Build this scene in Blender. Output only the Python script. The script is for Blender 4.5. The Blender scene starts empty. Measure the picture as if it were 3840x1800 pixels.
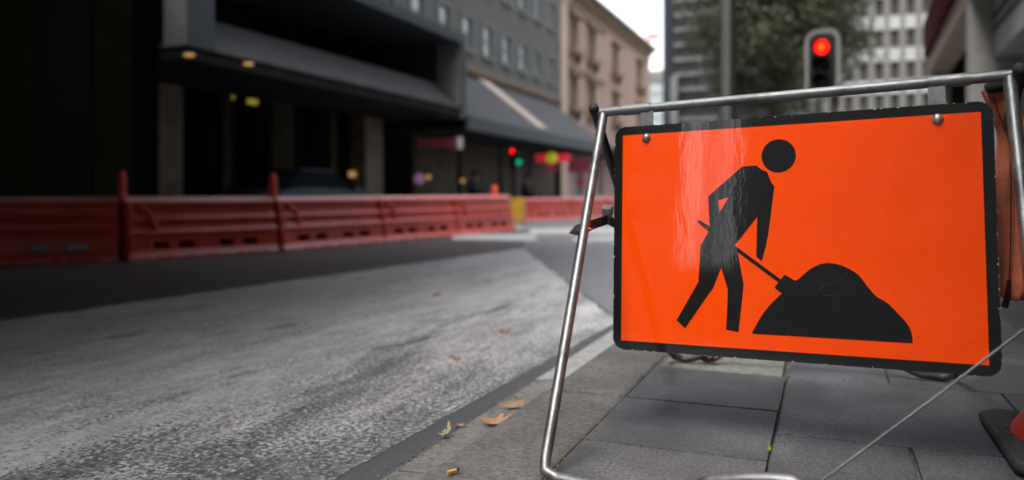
import bpy, bmesh, math, random
from mathutils import Vector, Matrix, noise
from mathutils.geometry import tessellate_polygon
R = math.radians
random.seed(7)
S = bpy.context.scene
COL = S.collection

# ---------------------------------------------------------------- camera
CAM_H = 0.62                    # eye height above the pavement (z = 0); the road lies at z = -0.10
YAW = R(21.6)
ROAD = -0.10
cd = bpy.data.cameras.new("camera")
cam = bpy.data.objects.new("camera", cd)
COL.objects.link(cam)
cam.location = (0, 0, CAM_H)
cam.rotation_euler = (R(90), 0, YAW)
cd.sensor_width = 36
cd.lens = 28.0
cd.shift_y = -(900 - 723) / 3840
cd.clip_start = 0.05
cd.clip_end = 3000
cd.dof.use_dof = True
cd.dof.focus_distance = 1.93
cd.dof.aperture_fstop = 1.5
S.camera = cam

# ---------------------------------------------------------------- sky, sun, exposure (overcast street canyon)
SUN_EL, SUN_AZ = R(58), R(200)
w = bpy.data.worlds.new("World")
S.world = w
w.use_nodes = True
nt = w.node_tree
nt.nodes.clear()
sky = nt.nodes.new('ShaderNodeTexSky')
sky.sky_type = 'NISHITA'
sky.sun_disc = False
sky.sun_elevation = SUN_EL
sky.sun_rotation = SUN_AZ
sky.dust_density = 4.0
sky.air_density = 1.2
hs = nt.nodes.new('ShaderNodeHueSaturation')
hs.inputs['Saturation'].default_value = 0.35
bg = nt.nodes.new('ShaderNodeBackground')
bg.inputs['Strength'].default_value = 0.15
wo = nt.nodes.new('ShaderNodeOutputWorld')
nt.links.new(sky.outputs[0], hs.inputs['Color'])
nt.links.new(hs.outputs[0], bg.inputs[0])
nt.links.new(bg.outputs[0], wo.inputs[0])
sd = bpy.data.lights.new("sun", 'SUN')
sd.energy = 0.5
sd.angle = R(45)
sd.color = (1.0, 0.96, 0.9)
so = bpy.data.objects.new("sun", sd)
COL.objects.link(so)
# azimuth measured like the sky's sun_rotation: from +Y, clockwise
sdir = Vector((math.sin(SUN_AZ) * math.cos(SUN_EL), math.cos(SUN_AZ) * math.cos(SUN_EL), math.sin(SUN_EL)))
so.rotation_euler = sdir.to_track_quat('Z', 'Y').to_euler()
S.view_settings.view_transform = 'Standard'
S.view_settings.look = 'None'
S.view_settings.gamma = 1
S.view_settings.exposure = 1.95

# ---------------------------------------------------------------- pixel of the photograph -> point in the place
PF, PCX, PHY = 3840 * 28 / 36, 1920.0, 723.0
VR = Vector((math.cos(YAW), math.sin(YAW), 0))
VF = Vector((-math.sin(YAW), math.cos(YAW), 0))
VU = Vector((0, 0, 1))
EYE = Vector((0, 0, CAM_H))
def ray(x, y): return VR * ((x - PCX) / PF) + VF - VU * ((y - PHY) / PF)
def gnd(x, y, h=0.0): r = ray(x, y); return EYE + r * ((h - CAM_H) / r.z)
def atX(x, y, X): r = ray(x, y); return EYE + r * (X / r.x)
def atY(x, y, Y): r = ray(x, y); return EYE + r * (Y / r.y)
def atZ(x, y, d): return EYE + ray(x, y) * d          # d = distance along the lens axis

# ---------------------------------------------------------------- object helpers
OFF = {}
def tag(o, label=None, cat=None, group=None, kind=None):
    if label: o['label'] = label
    if cat: o['category'] = cat
    if group: o['group'] = group
    if kind: o['kind'] = kind
    return o
def empty(name, loc, label, cat, group=None, rz=0):
    o = bpy.data.objects.new(name, None)
    COL.objects.link(o)
    o.empty_display_size = 0.2
    o.location = loc
    o.rotation_euler = (0, 0, rz)
    OFF[o.name] = Vector(loc)
    return tag(o, label, cat, group)
def copy_tree(o, parent=None):
    c = o.copy()
    COL.objects.link(c)
    if parent: c.parent = parent
    for ch in list(o.children): copy_tree(ch, c)
    return c

class MB:
    """collects shapes for ONE mesh object"""
    def __init__(self): self.v = []; self.f = []; self.s = []; self.m = []; self.mi = 0
    def add(self, vs, fs, smooth=False):
        b = len(self.v)
        self.v += [Vector(p) for p in vs]
        for f in fs:
            self.f.append([b + i for i in f]); self.s.append(smooth); self.m.append(self.mi)
        return self
    def box(self, lo, hi, rz=0, piv=None):
        x0, y0, z0 = lo; x1, y1, z1 = hi
        vs = [Vector(p) for p in ((x0,y0,z0),(x1,y0,z0),(x1,y1,z0),(x0,y1,z0),(x0,y0,z1),(x1,y0,z1),(x1,y1,z1),(x0,y1,z1))]
        if rz:
            piv = Vector(piv or ((x0+x1)/2, (y0+y1)/2, 0)); M = Matrix.Rotation(rz, 3, 'Z')
            vs = [M @ (p - piv) + piv for p in vs]
        return self.add(vs, [(0,3,2,1),(4,5,6,7),(0,1,5,4),(1,2,6,5),(2,3,7,6),(3,0,4,7)])
    def obox(self, c, ax, ay, az):
        c, ax, ay, az = map(Vector, (c, ax, ay, az))      # half-axes
        vs = [c + ax*i + ay*j + az*k for k in (-1,1) for i, j in ((-1,-1),(1,-1),(1,1),(-1,1))]
        return self.add(vs, [(0,3,2,1),(4,5,6,7),(0,1,5,4),(1,2,6,5),(2,3,7,6),(3,0,4,7)])
    def beam(self, p, q, a, b, up=(0,0,1)):
        p, q = Vector(p), Vector(q); d = (q - p).normalized(); s = d.cross(Vector(up)).normalized(); t = s.cross(d)
        return self.obox((p+q)/2, (q-p)/2, s*a/2, t*b/2)
    def prism(self, poly, ext):
        """closed polygon (3D points) swept by the vector ext"""
        n = len(poly); poly = [Vector(p) for p in poly]; ext = Vector(ext)
        tri = tessellate_polygon([poly])
        self.add(poly + [p + ext for p in poly],
                 [tuple(t) for t in tri] + [tuple(n + i for i in reversed(t)) for t in tri] + [(i, (i+1) % n, n + (i+1) % n, n + i) for i in range(n)])
        return self
    def tube(self, path, r, seg=14, cap=True):
        path = [Vector(p) for p in path]; n = len(path)
        rs = r if isinstance(r, (list, tuple)) else [r]*n
        t0 = (path[1]-path[0]).normalized()
        a = t0.orthogonal().normalized(); vs = []
        for i, p in enumerate(path):
            t = ((path[min(i+1,n-1)]-p).normalized() + (p-path[max(i-1,0)]).normalized()) if 0 < i < n-1 else (path[min(i+1,n-1)]-path[max(i-1,0)])
            t.normalize(); a = (a - t*a.dot(t)).normalized(); b = t.cross(a)
            vs += [p + (a*math.cos(2*math.pi*k/seg) + b*math.sin(2*math.pi*k/seg))*rs[i] for k in range(seg)]
        fs = [(i*seg+k, i*seg+(k+1)%seg, (i+1)*seg+(k+1)%seg, (i+1)*seg+k) for i in range(n-1) for k in range(seg)]
        self.add(vs, fs, True)
        if cap: self.add(vs[:seg], [tuple(reversed(range(seg)))]); self.add(vs[-seg:], [tuple(range(seg))])
        return self
    def lathe(self, c, prof, seg=24, axis=(0,0,1)):
        c = Vector(c); q = Vector((0,0,1)).rotation_difference(Vector(axis).normalized()); vs = []
        for r, z in prof:
            vs += [c + q @ Vector((r*math.cos(2*math.pi*k/seg), r*math.sin(2*math.pi*k/seg), z)) for k in range(seg)]
        n = len(prof)
        fs = [(i*seg+k, i*seg+(k+1)%seg, (i+1)*seg+(k+1)%seg, (i+1)*seg+k) for i in range(n-1) for k in range(seg)]
        self.add(vs, fs, True)
        if prof[0][0] > 1e-5: self.add(vs[:seg], [tuple(reversed(range(seg)))])
        if prof[-1][0] > 1e-5: self.add(vs[-seg:], [tuple(range(seg))])
        return self
    def build(self, name, mats, parent=None, loc=None, bevel=0, weld=True):
        off = Vector((0,0,0))
        if parent is not None:
            off = OFF.get(parent.name, off)
        elif loc is not None: off = Vector(loc)
        me = bpy.data.meshes.new(name)
        me.from_pydata([p - off for p in self.v], [], self.f)
        if not isinstance(mats, (list, tuple)): mats = [mats]
        for m in mats: me.materials.append(m)
        me.polygons.foreach_set('use_smooth', self.s)
        me.polygons.foreach_set('material_index', self.m)
        me.update()
        bm = bmesh.new(); bm.from_mesh(me); bmesh.ops.recalc_face_normals(bm, faces=bm.faces); bm.to_mesh(me); bm.free()
        o = bpy.data.objects.new(name, me)
        COL.objects.link(o)
        if parent is not None: o.parent = parent
        else: o.location = off
        OFF[o.name] = off
        if bevel:
            b = o.modifiers.new('bevel', 'BEVEL'); b.width = bevel; b.segments = 2; b.limit_method = 'ANGLE'; b.angle_limit = R(40)
        return o

# ---------------------------------------------------------------- materials
def new_mat(name):
    m = bpy.data.materials.new(name); m.use_nodes = True
    n = m.node_tree; b = n.nodes['Principled BSDF']
    return m, n, b
def node(n, t, **kw):
    x = n.nodes.new(t)
    for k, v in kw.items():
        if k in x.inputs.keys() if isinstance(k, str) else False: x.inputs[k].default_value = v
        else: setattr(x, k, v)
    return x
def tex(n, scale, detail=4, rough=0.55, vec=None, stretch=None):
    x = n.nodes.new('ShaderNodeTexNoise'); x.inputs['Scale'].default_value = scale; x.inputs['Detail'].default_value = detail; x.inputs['Roughness'].default_value = rough
    if stretch:
        mp = n.nodes.new('ShaderNodeMapping'); mp.inputs['Scale'].default_value = stretch
        n.links.new(vec, mp.inputs[0]); n.links.new(mp.outputs[0], x.inputs[0])
    elif vec: n.links.new(vec, x.inputs[0])
    return x
def ramp(n, fac, stops):
    r = n.nodes.new('ShaderNodeValToRGB'); e = r.color_ramp.elements
    while len(e) < len(stops): e.new(0.5)
    for i, (p, c) in enumerate(stops):
        e[i].position = p; e[i].color = (*c, 1) if len(c) == 3 else c
    n.links.new(fac, r.inputs[0]); return r
def mix(n, fac, a, b, mode='MIX'):
    x = n.nodes.new('ShaderNodeMix'); x.data_type = 'RGBA'; x.blend_type = mode
    for sock, val in ((x.inputs[0], fac), (x.inputs[6], a), (x.inputs[7], b)):
        if hasattr(val, 'links'): n.links.new(val, sock)
        elif isinstance(val, (int, float)): sock.default_value = val
        else: sock.default_value = (*val, 1) if len(val) == 3 else val
    return x.outputs[2]
def math_n(n, op, a, b=0.0, c=None):
    x = n.nodes.new('ShaderNodeMath'); x.operation = op
    for s, v in ((x.inputs[0], a), (x.inputs[1], b), (x.inputs[2], c)):
        if v is None: continue
        if hasattr(v, 'links'): n.links.new(v, s)
        else: s.default_value = v
    return x.outputs[0]
def bump(n, b, h, strength=0.3, dist=0.01):
    x = n.nodes.new('ShaderNodeBump'); x.inputs['Strength'].default_value = strength; x.inputs['Distance'].default_value = dist
    n.links.new(h, x.inputs['Height']); n.links.new(x.outputs[0], b.inputs['Normal']); return x
def simple(name, col, rough=0.6, var=0.15, scale=6, metal=0.0, spec=0.5, bmp=0.0, emit=None, estr=0, stretch=None):
    m, n, b = new_mat(name)
    g = n.nodes.new('ShaderNodeNewGeometry'); tc = n.nodes.new('ShaderNodeTexCoord')
    vec = tc.outputs['Object']
    t = tex(n, scale, 6, 0.6, vec, stretch or (1, 1, 1))
    c = ramp(n, t.outputs[0], [(0.25, [v*(1-var) for v in col]), (0.75, [min(1, v*(1+var)) for v in col])])
    n.links.new(c.outputs[0], b.inputs['Base Color'])
    b.inputs['Roughness'].default_value = rough; b.inputs['Metallic'].default_value = metal
    b.inputs['Specular IOR Level'].default_value = spec
    if bmp: bump(n, b, t.outputs[0], bmp, 0.01)
    if emit:
        b.inputs['Emission Color'].default_value = (*emit, 1); b.inputs['Emission Strength'].default_value = estr
    return m

M = {}
# -- road asphalt
m, n, b = new_mat('asphalt'); tc = n.nodes.new('ShaderNodeTexCoord'); V = tc.outputs['Object']
f = tex(n, 160, 3, 0.7, V); c1 = tex(n, 1.3, 5, 0.6, V, (1.0, 0.35, 1))
col = ramp(n, f.outputs[0], [(0.3, (0.034, 0.035, 0.038)), (0.7, (0.082, 0.084, 0.089))])
col2 = mix(n, ramp(n, c1.outputs[0], [(0.35, (0,0,0)), (0.7, (1,1,1))]).outputs[0], col.outputs[0], (0.075, 0.076, 0.08))
n.links.new(col2, b.inputs['Base Color']); b.inputs['Roughness'].default_value = 0.46
bump(n, b, f.outputs[0], 0.5, 0.004); M['asphalt'] = m
M['old_asphalt'] = simple('older_grey_asphalt', (0.18, 0.182, 0.192), 0.45, 0.25, 90, bmp=0.2)
# -- pale worn coating on the parking strip
m, n, b = new_mat('worn_pale_coating'); tc = n.nodes.new('ShaderNodeTexCoord'); V = tc.outputs['Object']
agg = n.nodes.new('ShaderNodeTexVoronoi'); agg.inputs['Scale'].default_value = 62; n.links.new(V, agg.inputs['Vector'])
wob_ = tex(n, 62, 4, 0.62, V); wob2 = tex(n, 150, 3, 0.62, V)
st = tex(n, 5.5, 6, 0.66, V, (1.0, 0.20, 1))            # long traffic streaks along the street
blot = tex(n, 0.9, 4, 0.55, V, (1.0, 0.5, 1))
sx = n.nodes.new('ShaderNodeSeparateXYZ'); n.links.new(V, sx.inputs[0])
# tyres have polished the band next to the kerb down to the stones
near = n.nodes.new('ShaderNodeMapRange'); near.inputs[1].default_value = -2.1; near.inputs[2].default_value = -1.5; near.inputs[3].default_value = 0.0; near.inputs[4].default_value = 0.085
n.links.new(sx.outputs[0], near.inputs[0])
neary = n.nodes.new('ShaderNodeMapRange'); neary.inputs[1].default_value = 4.4; neary.inputs[2].default_value = 1.8; neary.inputs[3].default_value = 0.5; neary.inputs[4].default_value = 1.15
n.links.new(sx.outputs[1], neary.inputs[0])
nr = math_n(n, 'MULTIPLY', near.outputs[0], neary.outputs[0])
wear = math_n(n, 'MULTIPLY', math_n(n, 'SUBTRACT', st.outputs[0], 0.5), 0.44)
wear = math_n(n, 'ADD', wear, math_n(n, 'MULTIPLY', math_n(n, 'SUBTRACT', blot.outputs[0], 0.5), 0.12))
wob = math_n(n, 'ADD', math_n(n, 'MULTIPLY', wob_.outputs[0], 0.7), math_n(n, 'MULTIPLY', wob2.outputs[0], 0.3))
thr = math_n(n, 'ADD', math_n(n, 'ADD', wob, wear), nr)
k = ramp(n, thr, [(0.515, (0,0,0)), (0.62, (1,1,1))])
pale = ramp(n, tex(n, 28, 5, 0.7, V).outputs[0], [(0.3, (0.38, 0.38, 0.37)), (0.7, (0.63, 0.625, 0.61))])
dark = ramp(n, agg.outputs['Color'], [(0.2, (0.055, 0.058, 0.06)), (0.8, (0.14, 0.143, 0.142))])
mot = ramp(n, tex(n, 11, 6, 0.7, V, (1.0, 0.28, 1)).outputs[0], [(0.32, (0.62,0.62,0.62)), (0.66, (1.1,1.1,1.1))])
falloff = n.nodes.new('ShaderNodeMapRange'); falloff.inputs[1].default_value = 3.0; falloff.inputs[2].default_value = 6.5; falloff.inputs[3].default_value = 0.86; falloff.inputs[4].default_value = 1.5
n.links.new(math_n(n, 'ADD', sx.outputs[1], math_n(n, 'MULTIPLY', blot.outputs[0], 1.5)), falloff.inputs[0])       # light falling off towards the camera, put into the coating colour
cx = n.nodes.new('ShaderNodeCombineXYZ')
for q_ in range(3): n.links.new(falloff.outputs[0], cx.inputs[q_])
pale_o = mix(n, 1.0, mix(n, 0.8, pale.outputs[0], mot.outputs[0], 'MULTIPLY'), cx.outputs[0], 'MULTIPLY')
# oil and rubber marks
spot = tex(n, 2.6, 4, 0.55, V, (1.7, 0.5, 1))
sp = ramp(n, spot.outputs[0], [(0.64, (0,0,0)), (0.70, (1,1,1))])
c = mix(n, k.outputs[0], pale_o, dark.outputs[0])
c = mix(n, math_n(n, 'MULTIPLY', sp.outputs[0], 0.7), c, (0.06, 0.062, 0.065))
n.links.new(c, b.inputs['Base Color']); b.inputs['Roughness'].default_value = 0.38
bump(n, b, math_n(n, 'SUBTRACT', wob, math_n(n, 'MULTIPLY', k.outputs[0], 0.6)), 0.55, 0.004); M['patch'] = m
# -- concrete
def concrete(name, c0, c1, sc=30, rough=0.8):
    m, n, b = new_mat(name); tc = n.nodes.new('ShaderNodeTexCoord'); V = tc.outputs['Object']
    a = tex(n, sc, 6, 0.72, V); d = tex(n, 2.4, 5, 0.6, V)
    c = ramp(n, a.outputs[0], [(0.28, c0), (0.72, c1)])
    st = ramp(n, d.outputs[0], [(0.38, (0.55,0.53,0.5)), (0.62, (1,1,1))])
    n.links.new(mix(n, 0.75, c.outputs[0], st.outputs[0], 'MULTIPLY'), b.inputs['Base Color'])
    b.inputs['Roughness'].default_value = rough; bump(n, b, a.outputs[0], 0.45, 0.006); return m
M['kerb'] = concrete('kerb_stone', (0.042, 0.04, 0.037), (0.215, 0.206, 0.192), 75)
M['gutter'] = concrete('gutter_concrete', (0.08, 0.078, 0.072), (0.27, 0.264, 0.245), 60)
M['lid'] = concrete('pit_lid_concrete', (0.12, 0.12, 0.095), (0.30, 0.295, 0.255), 30)
M['joint'] = simple('joint_dirt', (0.085, 0.078, 0.064), 0.95, 0.4, 40, bmp=0.5)
M['path_far'] = concrete('footpath_concrete', (0.12, 0.12, 0.12), (0.22, 0.22, 0.21), 12)
# -- slate pavers
m, n, b = new_mat('bluestone_paver'); tc = n.nodes.new('ShaderNodeTexCoord'); V = tc.outputs['Object']
a = tex(n, 120, 5, 0.8, V); d = tex(n, 3.3, 6, 0.62, V); e = tex(n, 42, 4, 0.7, V, (0.45, 1, 1)); fl_ = tex(n, 190, 2, 0.6, V)
c = ramp(n, a.outputs[0], [(0.34, (0.035, 0.036, 0.039)), (0.5, (0.092, 0.095, 0.102)), (0.66, (0.20, 0.205, 0.215))])
st = ramp(n, d.outputs[0], [(0.36, (0.48,0.48,0.48)), (0.64, (1.2,1.2,1.19))])
c2 = mix(n, 1.0, c.outputs[0], st.outputs[0], 'MULTIPLY')
pits = ramp(n, e.outputs[0], [(0.30, (0.3,0.3,0.3)), (0.40, (1,1,1))])
c2 = mix(n, 0.85, c2, pits.outputs[0], 'MULTIPLY')
gi = n.nodes.new('ShaderNodeNewGeometry'); tone = ramp(n, gi.outputs['Random Per Island'], [(0.0, (0.74,0.74,0.73)), (0.5, (1.0,1.0,1.0)), (1.0, (1.2,1.21,1.24))])
c2 = mix(n, 1.0, c2, tone.outputs[0], 'MULTIPLY')
gum = n.nodes.new('ShaderNodeTexVoronoi'); gum.inputs['Scale'].default_value = 5.5; n.links.new(V, gum.inputs['Vector'])
gm = ramp(n, gum.outputs['Distance'], [(0.055, (1,1,1)), (0.075, (0,0,0))])
c2 = mix(n, math_n(n, 'MULTIPLY', gm.outputs[0], 0.45), c2, (0.03, 0.03, 0.03))
fk = ramp(n, fl_.outputs[0], [(0.66, (0,0,0)), (0.72, (1,1,1))])
c2 = mix(n, math_n(n, 'MULTIPLY', fk.outputs[0], 0.55), c2, (0.25, 0.25, 0.26))
n.links.new(c2, b.inputs['Base Color'])
rg = ramp(n, d.outputs[0], [(0.3, (0.48,)*3), (0.7, (0.66,)*3)]); n.links.new(rg.outputs[0], b.inputs['Roughness'])
bump(n, b, math_n(n, 'ADD', a.outputs[0], math_n(n, 'MULTIPLY', e.outputs[0], 0.8)), 0.5, 0.004); M['paver'] = m
# -- paints
M['white_paint'] = simple('worn_white_road_paint', (0.44, 0.44, 0.43), 0.6, 0.3, 14, bmp=0.2)
M['dull_white'] = simple('dull_white_gutter_paint', (0.31, 0.31, 0.302), 0.65, 0.4, 22, bmp=0.2)
# -- galvanised steel
def galv(name, col, rough, sc=55, dirt=0.5):
    m, n, b = new_mat(name); tc = n.nodes.new('ShaderNodeTexCoord'); V = tc.outputs['Object']
    a = tex(n, sc, 5, 0.7, V); d = tex(n, 9, 5, 0.65, V)
    c = ramp(n, a.outputs[0], [(0.3, [v*0.8 for v in col]), (0.7, [min(1, v*1.12) for v in col])])
    dk = ramp(n, d.outputs[0], [(0.5, (1,1,1)), (0.68, (dirt,)*3)])
    n.links.new(mix(n, 1.0, c.outputs[0], dk.outputs[0], 'MULTIPLY'), b.inputs['Base Color'])
    b.inputs['Metallic'].default_value = 0.85
    r = ramp(n, a.outputs[0], [(0.3, (rough*0.85,)*3), (0.7, (min(1, rough*1.25),)*3)]); n.links.new(r.outputs[0], b.inputs['Roughness'])
    bump(n, b, a.outputs[0], 0.12, 0.002); return m
M['galv'] = galv('galvanised_tube', (0.24, 0.25, 0.255), 0.45)
M['galv_dull'] = galv('dull_galvanised_tube', (0.24, 0.247, 0.255), 0.5)
M['steel_dark'] = galv('dark_steel_strap', (0.11, 0.107, 0.104), 0.5)
M['bolt'] = galv('bolt_steel', (0.42, 0.39, 0.34), 0.4, 200)
M['rope'] = galv('wire_rope_steel', (0.20, 0.20, 0.205), 0.55, 400)
M['zinc_pole'] = simple('grey_painted_pole', (0.13, 0.13, 0.127), 0.5, 0.12, 3, stretch=(4, 4, 0.4))
# -- sign sheeting: fluorescent orange, glossy and faintly rippled
def sheeting(name, col, chips=False, coat=1.0):
    m, n, b = new_mat(name); tc = n.nodes.new('ShaderNodeTexCoord'); V = tc.outputs['Object']
    fine = tex(n, 260, 2, 0.6, V); rip = tex(n, 21, 4, 0.58, V, (1.0, 1.0, 0.32)); big = tex(n, 2.5, 3, 0.5, V)
    c = ramp(n, big.outputs[0], [(0.3, [v*0.93 for v in col]), (0.7, [min(1, v*1.03) for v in col])])
    gr = ramp(n, tex(n, 420, 2, 0.7, V).outputs[0], [(0.3, (0.9,)*3), (0.7, (1.06,)*3)]); gm = ramp(n, tex(n, 6, 6, 0.7, V, (1, 1, 0.4)).outputs[0], [(0.5, (1,1,1)), (0.72, (0.95,0.94,0.94))])
    out = mix(n, 1.0, mix(n, 1.0, c.outputs[0], gr.outputs[0], 'MULTIPLY'), gm.outputs[0], 'MULTIPLY')
    if chips:
        # chipped rim: bare aluminium shows where the black has flaked off within 4 mm of the edge
        s = n.nodes.new('ShaderNodeSeparateXYZ'); n.links.new(V, s.inputs[0])
        dx = math_n(n, 'SUBTRACT', chips[0]/2, math_n(n, 'ABSOLUTE', s.outputs[0])); dz = math_n(n, 'SUBTRACT', chips[1]/2, math_n(n, 'ABSOLUTE', s.outputs[2]))
        d = math_n(n, 'MINIMUM', dx, dz); nz = tex(n, 80, 5, 0.7, V)
        lim = math_n(n, 'MULTIPLY', math_n(n, 'SUBTRACT', nz.outputs[0], 0.555), 0.034)
        on = math_n(n, 'LESS_THAN', d, lim)
        out = mix(n, on, out, (0.55, 0.53, 0.5))
        sp = ramp(n, tex(n, 90, 3, 0.6, V).outputs[0], [(0.74, (0,0,0)), (0.77, (1,1,1))])
        out = mix(n, math_n(n, 'MULTIPLY', sp.outputs[0], 0.5), out, (0.3, 0.28, 0.26))
    else:
        sp = ramp(n, tex(n, 34, 4, 0.6, V).outputs[0], [(0.76, (0,0,0)), (0.78, (1,1,1))])
        out = mix(n, math_n(n, 'MULTIPLY', sp.outputs[0], 0.35), out, [v*0.45 for v in col])
    n.links.new(out, b.inputs['Base Color'])
    b.inputs['Roughness'].default_value = 0.45
    b.inputs['Specular IOR Level'].default_value = 0.05
    b.inputs['Coat Weight'].default_value = coat; b.inputs['Coat Roughness'].default_value = 0.055; b.inputs['Coat IOR'].default_value = 1.55
    h = math_n(n, 'ADD', math_n(n, 'MULTIPLY', rip.outputs[0], 1.0), math_n(n, 'MULTIPLY', fine.outputs[0], 0.05))
    bp = n.nodes.new('ShaderNodeBump'); bp.inputs['Strength'].default_value = 0.03; bp.inputs['Distance'].default_value = 0.01
    n.links.new(h, bp.inputs['Height']); n.links.new(bp.outputs[0], b.inputs['Coat Normal'])
    return m
M['sign_orange'] = sheeting('fluorescent_orange_sheeting', (1.0, 0.074, 0.0))
M['sign_black'] = sheeting('black_sign_ink', (0.011, 0.011, 0.011), coat=0.9)
M['sign_border'] = sheeting('black_sign_border', (0.012, 0.012, 0.012), chips=(0.894, 0.602), coat=0.9)
# -- plastics, cloth
M['barrier'] = None
m, n, b = new_mat('red_orange_plastic'); tc = n.nodes.new('ShaderNodeTexCoord'); V = tc.outputs['Object']
a = tex(n, 5, 5, 0.65, V); s = n.nodes.new('ShaderNodeSeparateXYZ'); n.links.new(V, s.inputs[0])
c = ramp(n, a.outputs[0], [(0.3, (0.48, 0.04, 0.02)), (0.7, (0.68, 0.07, 0.042))])
low = n.nodes.new('ShaderNodeMapRange'); low.inputs[1].default_value = 0.02; low.inputs[2].default_value = 0.09; low.inputs[3].default_value = 0.55; low.inputs[4].default_value = 0
n.links.new(s.outputs[2], low.inputs[0])
scf = math_n(n, 'MULTIPLY', low.outputs[0], ramp(n, tex(n, 9, 4, 0.6, V, (1, 1, 0.5)).outputs[0], [(0.42, (0,0,0)), (0.6, (1,1,1))]).outputs[0])
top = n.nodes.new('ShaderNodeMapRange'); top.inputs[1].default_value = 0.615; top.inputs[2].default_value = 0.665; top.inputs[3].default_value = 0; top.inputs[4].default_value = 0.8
n.links.new(s.outputs[2], top.inputs[0])                # pale top: sky light on the upper edge, put into the colour
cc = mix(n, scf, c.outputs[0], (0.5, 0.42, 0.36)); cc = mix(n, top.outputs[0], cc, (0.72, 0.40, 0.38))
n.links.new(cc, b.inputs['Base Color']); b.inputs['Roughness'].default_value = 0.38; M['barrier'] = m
M['post_plastic'] = simple('orange_red_post_plastic', (0.80, 0.06, 0.03), 0.4, 0.15, 8)
M['cone'] = simple('faded_red_cone_plastic', (0.52, 0.035, 0.02), 0.45, 0.2, 12, bmp=0.1)
M['rubber'] = simple('black_rubber', (0.028, 0.028, 0.03), 0.75, 0.35, 30, bmp=0.3)
m, n, b = new_mat('orange_canvas'); tc = n.nodes.new('ShaderNodeTexCoord'); V = tc.outputs['Object']
a = tex(n, 7, 6, 0.65, V, (1, 1, 2.2)); wv = tex(n, 260, 2, 0.5, V)
c = ramp(n, a.outputs[0], [(0.3, (0.46, 0.12, 0.055)), (0.7, (0.74, 0.24, 0.125))])
n.links.new(c.outputs[0], b.inputs['Base Color']); b.inputs['Roughness'].default_value = 0.9
bump(n, b, math_n(n, 'ADD', a.outputs[0], math_n(n, 'MULTIPLY', wv.outputs[0], 0.15)), 0.5, 0.01); M['canvas'] = m
M['canvas_dark'] = simple('dark_webbing', (0.018, 0.016, 0.015), 0.9, 0.3, 60)
M['thread'] = simple('seam_thread', (0.07, 0.016, 0.01), 0.9, 0.2, 60)
M['leaf'] = simple('dry_plane_leaf', (0.36, 0.20, 0.115), 0.7, 0.4, 30, bmp=0.3)
M['leaf_pale'] = simple('pale_dry_leaf', (0.28, 0.25, 0.15), 0.7, 0.35, 30, bmp=0.3)
M['leaf_brown'] = simple('dark_brown_leaf', (0.12, 0.045, 0.025), 0.7, 0.35, 30, bmp=0.3)
M['scratch'] = simple('dull_scratch', (0.035, 0.034, 0.032), 0.8, 0.2, 60)
M['butt'] = simple('cigarette_filter_paper', (0.62, 0.30, 0.08), 0.8, 0.2, 90)
M['weed'] = simple('weed_green', (0.36, 0.42, 0.05), 0.6, 0.3, 60)
M['skin'] = simple('skin', (0.35, 0.2, 0.14), 0.6, 0.08, 8)
M['jacket'] = simple('dark_blue_jacket', (0.02, 0.026, 0.045), 0.8, 0.25, 12)
M['jacket2'] = simple('dark_plum_jacket', (0.05, 0.03, 0.045), 0.8, 0.25, 12)
M['hair'] = simple('dark_hair', (0.012, 0.01, 0.009), 0.6, 0.3, 40)
# -- buildings
M['render_grey'] = simple('grey_render', (0.092, 0.09, 0.082), 0.85, 0.14, 1.4, bmp=0.1, stretch=(1, 1, 0.45))
M['trim_grey'] = simple('grey_window_trim', (0.15, 0.147, 0.136), 0.8, 0.12, 3)
M['glass'] = None
m, n, b = new_mat('window_glass'); tc = n.nodes.new('ShaderNodeTexCoord')
a = tex(n, 0.8, 2, 0.5, tc.outputs['Object']); c = ramp(n, a.outputs[0], [(0.35, (0.11, 0.135, 0.14)), (0.6, (0.24, 0.275, 0.28))])
n.links.new(c.outputs[0], b.inputs['Base Color']); b.inputs['Roughness'].default_value = 0.12; b.inputs['Specular IOR Level'].default_value = 0.6; M['glass'] = m
M['glass_black'] = simple('black_shopfront_glass', (0.004, 0.0044, 0.0035), 0.7, 0.4, 0.8, spec=0.03)
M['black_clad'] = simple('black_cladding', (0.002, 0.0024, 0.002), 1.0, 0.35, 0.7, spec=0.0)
M['blue_clad'] = simple('blue_grey_metal_cladding', (0.023, 0.033, 0.04), 0.65, 0.12, 2)
M['pale_clad'] = simple('pale_grey_metal_return', (0.19, 0.186, 0.175), 0.6, 0.12, 1.5)
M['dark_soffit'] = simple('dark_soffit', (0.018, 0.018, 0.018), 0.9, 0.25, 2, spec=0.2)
M['sill_clad'] = simple('grey_sloped_sill', (0.024, 0.024, 0.0235), 0.7, 0.45, 1.6, stretch=(1, 1.5, 1))
M['column'] = simple('brown_stone_column', (0.17, 0.135, 0.095), 0.7, 0.4, 3)
M['bronze'] = simple('bronze_panel', (0.038, 0.032, 0.017), 0.8, 0.5, 1.6, spec=0.1)
M['olive_panel'] = simple('dim_olive_panel', (0.0095, 0.0098, 0.003), 0.9, 0.5, 1.3, spec=0.02)
M['shop_brown'] = simple('brown_shop_interior', (0.045, 0.03, 0.015), 0.8, 0.7, 2.2)
M['awning_roof'] = simple('dull_grey_awning_roof', (0.05, 0.05, 0.055), 0.7, 0.12, 2)
M['skylight'] = simple('cream_skylight_strip', (0.42, 0.345, 0.295), 0.6, 0.06, 4)
M['pink'] = simple('salmon_pink_render', (0.33, 0.212, 0.172), 0.85, 0.12, 0.9, stretch=(1, 1, 0.4))
M['pink_pale'] = simple('pale_peach_pilaster', (0.42, 0.305, 0.24), 0.85, 0.1, 2)
M['brown_trim'] = simple('brown_sandstone_trim', (0.19, 0.135, 0.085), 0.85, 0.25, 3)
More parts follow.
